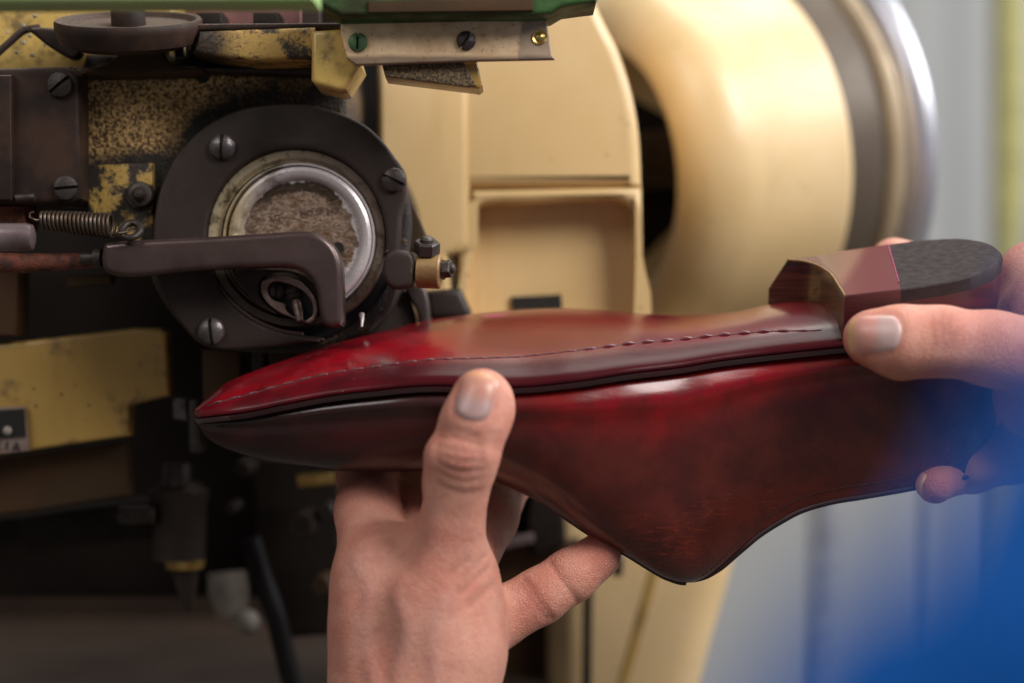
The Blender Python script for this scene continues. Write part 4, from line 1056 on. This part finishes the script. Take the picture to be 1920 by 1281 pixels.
# --- left hand (under the shoe, thumb up in front)
fld = Field((-.082, -.075, -.215), (.052, .105, .002), .00095)
thumb = fld.chain([J(800, 1130, -.020, 92), J(835, 985, -.026, 70), J(866, 862, -.036, 64), J(890, 790, -.0375, 59), J(903, 748, -.0365, 57)], .004)
thumb = smin(thumb, fld.chain([J(888, 800, -.036, 58), J(908, 770, -.034, 56)], .002), .004)
knuck = fld.ell(P(866, 852, -.0385), (S(62, 0), .0120, S(34, 0)))
thumb = smin(thumb, knuck, .004)
index = fld.chain([J(712, 1085, -.008, 78), J(690, 960, .018, 60), J(690, 892, .038, 56), J(715, 800, .088, 46), J(760, 720, .098, 42)], .004)
middle = fld.chain([J(770, 1070, .010, 72), J(785, 960, .040, 60), J(800, 880, .066, 56), J(840, 790, .098, 46)], .004)
ringf = fld.chain([J(840, 1090, .014, 72), J(905, 970, .048, 64), J(945, 890, .074, 56), J(950, 820, .096, 46)], .004)
little = fld.chain([J(820, 1230, .0, 66), J(930, 1162, .002, 56), J(1012, 1118, .006, 52), J(1070, 1080, .010, 50), J(1122, 1043, .014, 43)], .0025)
palm = fld.ell(P(785, 1175, -.012), (S(152, 0), .026, S(190, 0)))
palm = smin(palm, fld.chain([J(715, 1090, -.006, 85), J(715, 1300, -.012, 92), J(730, 1500, -.03, 100)], .006), .012)
palm = smin(palm, fld.chain([J(838, 1080, -.016, 88), J(842, 1230, -.022, 94), J(822, 1400, -.028, 104), J(815, 1550, -.045, 112)], .006), .012)
palm = smin(palm, fld.chain([J(775, 1380, -.02, 126), J(775, 1800, -.06, 146)], .006), .014)
F = smin(smin(index, middle, .0015), smin(ringf, little, .0008), .0008)
F = smin(palm, F, .007)
F = smin(F, thumb, .009)
# hollow between thumb and index
F = smax(F, -fld.ell(P(748, 985, -.034), (S(26, 0), .014, S(62, 0))), .010)
def arc3(cx, cy, y, w, sag, rot=0, n=7):
    out = []
    for k in range(n):
        t = k/(n-1)*2-1; x = t*w; z = sag*(1-t*t); a = math.radians(rot)
        out.append(tuple(vhit(F, fld, cx+x*math.cos(a)-z*math.sin(a), cy+x*math.sin(a)+z*math.cos(a))))
    return out
creL = []; veins = []
for (cy, w, sg, dpt) in ((812, 36, -6, .0005), (826, 40, -4, .0008), (842, 42, 3, .0011), (856, 46, 8, .0014), (872, 44, 12, .0011), (890, 38, 12, .0006), (912, 40, 10, .0004)):
    pts = arc3(860, cy, -.07, w, sg, 12); creL.append((pts, .0011, .55 if dpt > .0005 else .35)); F = fld.groove(F, pts, dpt, .0012)
for (cx, cy, w, dpt) in ((1058, 1092, 50, .0008), (1010, 1122, 52, .0008), (1003, 1128, 46, .0006)):
    a = math.radians(55); pts = [tuple(vhit(F, fld, cx+t*w*math.cos(a), cy+t*w*math.sin(a))) for t in np.linspace(-.95, .95, 7)]
    creL.append((pts, .0009, .6)); F = fld.groove(F, pts, dpt, .0010)
for (p0, p1) in (((870, 1082), (912, 1040)), ((862, 1112), (918, 1062)), ((880, 1135), (928, 1092)), ((845, 1075), (880, 1050))):
    pts = [tuple(vhit(F, fld, p0[0]+(p1[0]-p0[0])*t, p0[1]+(p1[1]-p0[1])*t)) for t in np.linspace(0, 1, 6)]
    creL.append((pts, .0011, .45)); F = fld.groove(F, pts, .0007, .0015)
nailL = (P(889, 742, -.05), P(905, 690, -.0375)-P(884, 790, -.0375), (-.12, -1, .05), S(86, 0), S(68, 0))
pts = nail_rim(F, fld, *nailL); F = fld.groove(F, pts, .0005, .0008); creL.append((pts, .0010, .25))
F = fld.groove(F, [tuple(P(*q)) for q in ((757, 955, -.028), (720, 1030, -.030), (695, 1110, -.034), (695, 1190, -.036))], .0032, .0085)
for vp in ([(668, 1050), (690, 1110), (684, 1180), (700, 1281)], [(742, 1120), (760, 1180), (742, 1260)], [(830, 1130), (812, 1200), (820, 1281)]):
    pts = [tuple(vhit(F, fld, *q)) for q in catmull(vp, 4)]; F = fld.groove(F, pts, -.0007, .0028); veins.append(pts)
redL = [(vhit(F, fld, 858, 855), .008, .45), (vhit(F, fld, 905, 700), .008, .5), (vhit(F, fld, 1130, 1040), .012, .6), (vhit(F, fld, 1000, 1130), .009, .5), (vhit(F, fld, 820, 1040), .012, .3), (P(700, 900, .02), .018, .35)]
lh = field_mesh('hand', F, fld, redL, creL, M['skin'], person, 'left hand under the shoe with its thumb upright against the side', veins)
nail(F, fld, *nailL, M['nail_thumb'], lh)

# --- right hand (at the heel, thumb along the near side)
fld = Field((.105, -.108, -.082), (.300, .125, .050), .00100)
thumb = fld.chain([J(1634, 634, -.0185, 53), J(1690, 642, -.020, 65), J(1765, 640, -.0215, 61), J(1860, 654, -.020, 66), J(1990, 680, -.006, 86)], .006)
palm = fld.ell(P(1998, 640, .028), (S(134, 0), .042, S(172, 0)))
palm = smin(palm, fld.chain([J(1985, 560, .055, 75), J(1940, 520, .050, 70)], .004), .010)
palm = smin(palm, fld.chain([J(1945, 745, .004, 82), J(2080, 720, .012, 110), J(2250, 760, -.02, 120), ((.262, -.085, -.030), .030), ((.266, -.13, -.029), .033)], .004), .012)
index = fld.chain([J(1960, 580, .062, 70), J(1890, 560, .080, 54), J(1780, 520, .092, 50), J(1676, 490, .086, 44)], .003)
middle = fld.chain([J(1960, 640, .075, 66), J(1870, 640, .095, 52), J(1740, 660, .092, 46), J(1670, 660, .086, 40)], .003)
ringf = fld.chain([J(1970, 740, .065, 64), J(1900, 790, .075, 52), J(1820, 860, .060, 46), J(1790, 885, .040, 42), J(1790, 888, .030, 40)], .003)
little = fld.chain([J(1980, 800, .045, 60), J(1900, 860, .050, 46), J(1825, 880, .036, 43), J(1768, 892, .016, 39), J(1753, 911, .005, 34)], .004)
ringf = smin(ringf, fld.chain([J(1960, 800, .03, 60), J(1880, 850, .028, 44), J(1840, 868, .020, 40), J(1822, 876, .016, 36)], .003), .001)
F = smin(smin(index, middle, .0006), smin(ringf, little, .0006), .0006)
F = smin(palm, F, .006); F = smin(F, thumb, .010)
creR = []
for (cx, w, dpt) in ((1752, 30, .0003), (1768, 36, .0005), (1784, 32, .0003)):
    pts = [tuple(vhit(F, fld, cx+3*math.sin(t*3), 620+t*w)) for t in np.linspace(-1, 1, 7)]
    creR.append((pts, .0012, .35)); F = fld.groove(F, pts, dpt, .0014)
nailR = (P(1641, 623, -.03), P(1590, 622, -.0185)-P(1690, 628, -.020), (-.05, -1, .22), S(90, 0), S(70, 0))
pts = nail_rim(F, fld, *nailR); F = fld.groove(F, pts, .0005, .0008); creR.append((pts, .0010, .28))
redR = [(vhit(F, fld, 1775, 612), .009, .45), (vhit(F, fld, 1600, 650), .010, .45), (P(1750, 915, .0), .014, .8), (P(1690, 690, -.03), .010, .35), (P(1880, 540, .05), .012, .3)]
rh = field_mesh('hand', F, fld, redR, creR, M['skin'], person, 'right hand wrapped around the heel, thumb lying along its near side')
nail(F, fld, *nailR, M['nail_pink'], rh)
nail(F, fld, P(1726, 906, .006), (.05, -.9, -.15), (-1, -.15, .15), S(52, 0), S(46, 0), M['nail_pink'], rh)

# sleeve: forearm, elbow and upper arm close to the lens
path = catmull([(.262, -.085, -.030), (.268, -.17, -.022), (.250, -.30, .000), (.190, -.44, .024), (.1090, -.540, .001), (.0727, -.558, -.0424), (.0601, -.560, -.0580), (.0250, -.568, -.1008), (-.016, -.580, -.152), (-.04, -.59, -.19)], 8)
rads = np.interp(np.linspace(0, 1, len(path)), [0, .03, .1, .3, .55, .8, 1], [.040, .043, .044, .048, .050, .050, .055])
vs, fs = tube_geo(path, list(rads), 48)
vs = [Vector(v) for v in vs]
for i in range(len(path)):
    for k in range(48):
        a = 2*math.pi*k/48; v = vs[i*48+k]; c = Vector(path[i]); d = v-c
        vs[i*48+k] = c+d*(1+.022*math.sin(i*.9+3*math.sin(a+.4*i*.3))+.015*math.sin(2*a+i*.35))
sl = link('sleeve', mesh(vs, fs), M['blue'], person, 180)
link('wrist_cuff', mesh(*tube_geo([(.260, -.078, -.030), (.262, -.085, -.030), (.265, -.105, -.029), (.266, -.112, -.029)], [.042, .0445, .0455, .044], 40)), M['blue'], sl, 60)

# ---------------------------------------------------------------- light, camera, world
w = bpy.data.worlds.new('World'); sc.world = w; w.use_nodes = True
bg = w.node_tree.nodes['Background']; bg.inputs[0].default_value = (1.0, .95, .90, 1); bg.inputs[1].default_value = .14
def area(name, loc, target, size, power, colr, size_y=None):
    l = bpy.data.lights.new(name, 'AREA'); l.energy = power; l.color = colr; l.size = size
    if size_y: l.shape = 'RECTANGLE'; l.size_y = size_y
    o = bpy.data.objects.new(name, l); col.objects.link(o); o.location = loc
    o.rotation_euler = (Vector(target)-Vector(loc)).to_track_quat('-Z', 'Y').to_euler(); return o
area('key_window', (.90, -.72, .92), (0, .03, 0), .75, 26, (1, .97, .93))
area('ceiling_lamp', (.25, .45, 1.15), (.15, .05, 0), .7, 7, (1, .96, .9))
area('room_light', (1.6, .5, 1.0), (.4, 1.5, .0), 1.0, 32, (.95, .97, 1))
area('left_fill', (-.75, -.75, .85), (-.02, 0, -.03), .6, 5, (1, .95, .92))  # weak fill lamp from the upper left front, added for sheen on the toe

cam = bpy.data.cameras.new('Camera'); co_ = bpy.data.objects.new('Camera', cam); col.objects.link(co_)
co_.location = (0, -D, 0); co_.rotation_euler = (math.pi/2, 0, 0)
cam.sensor_width = 36; cam.lens = 36/(1920*K/D); cam.clip_start = .01; cam.clip_end = 50
cam.shift_y = 0
cam.dof.use_dof = True; cam.dof.focus_distance = D+.016
cam.dof.aperture_fstop = cam.lens/1000/.0185
sc.camera = co_
sc.view_settings.view_transform = 'Standard'; sc.view_settings.look = 'None'; sc.view_settings.exposure = 0; sc.view_settings.gamma = 1
sc.cycles.max_bounces = 8; sc.cycles.use_denoising = True
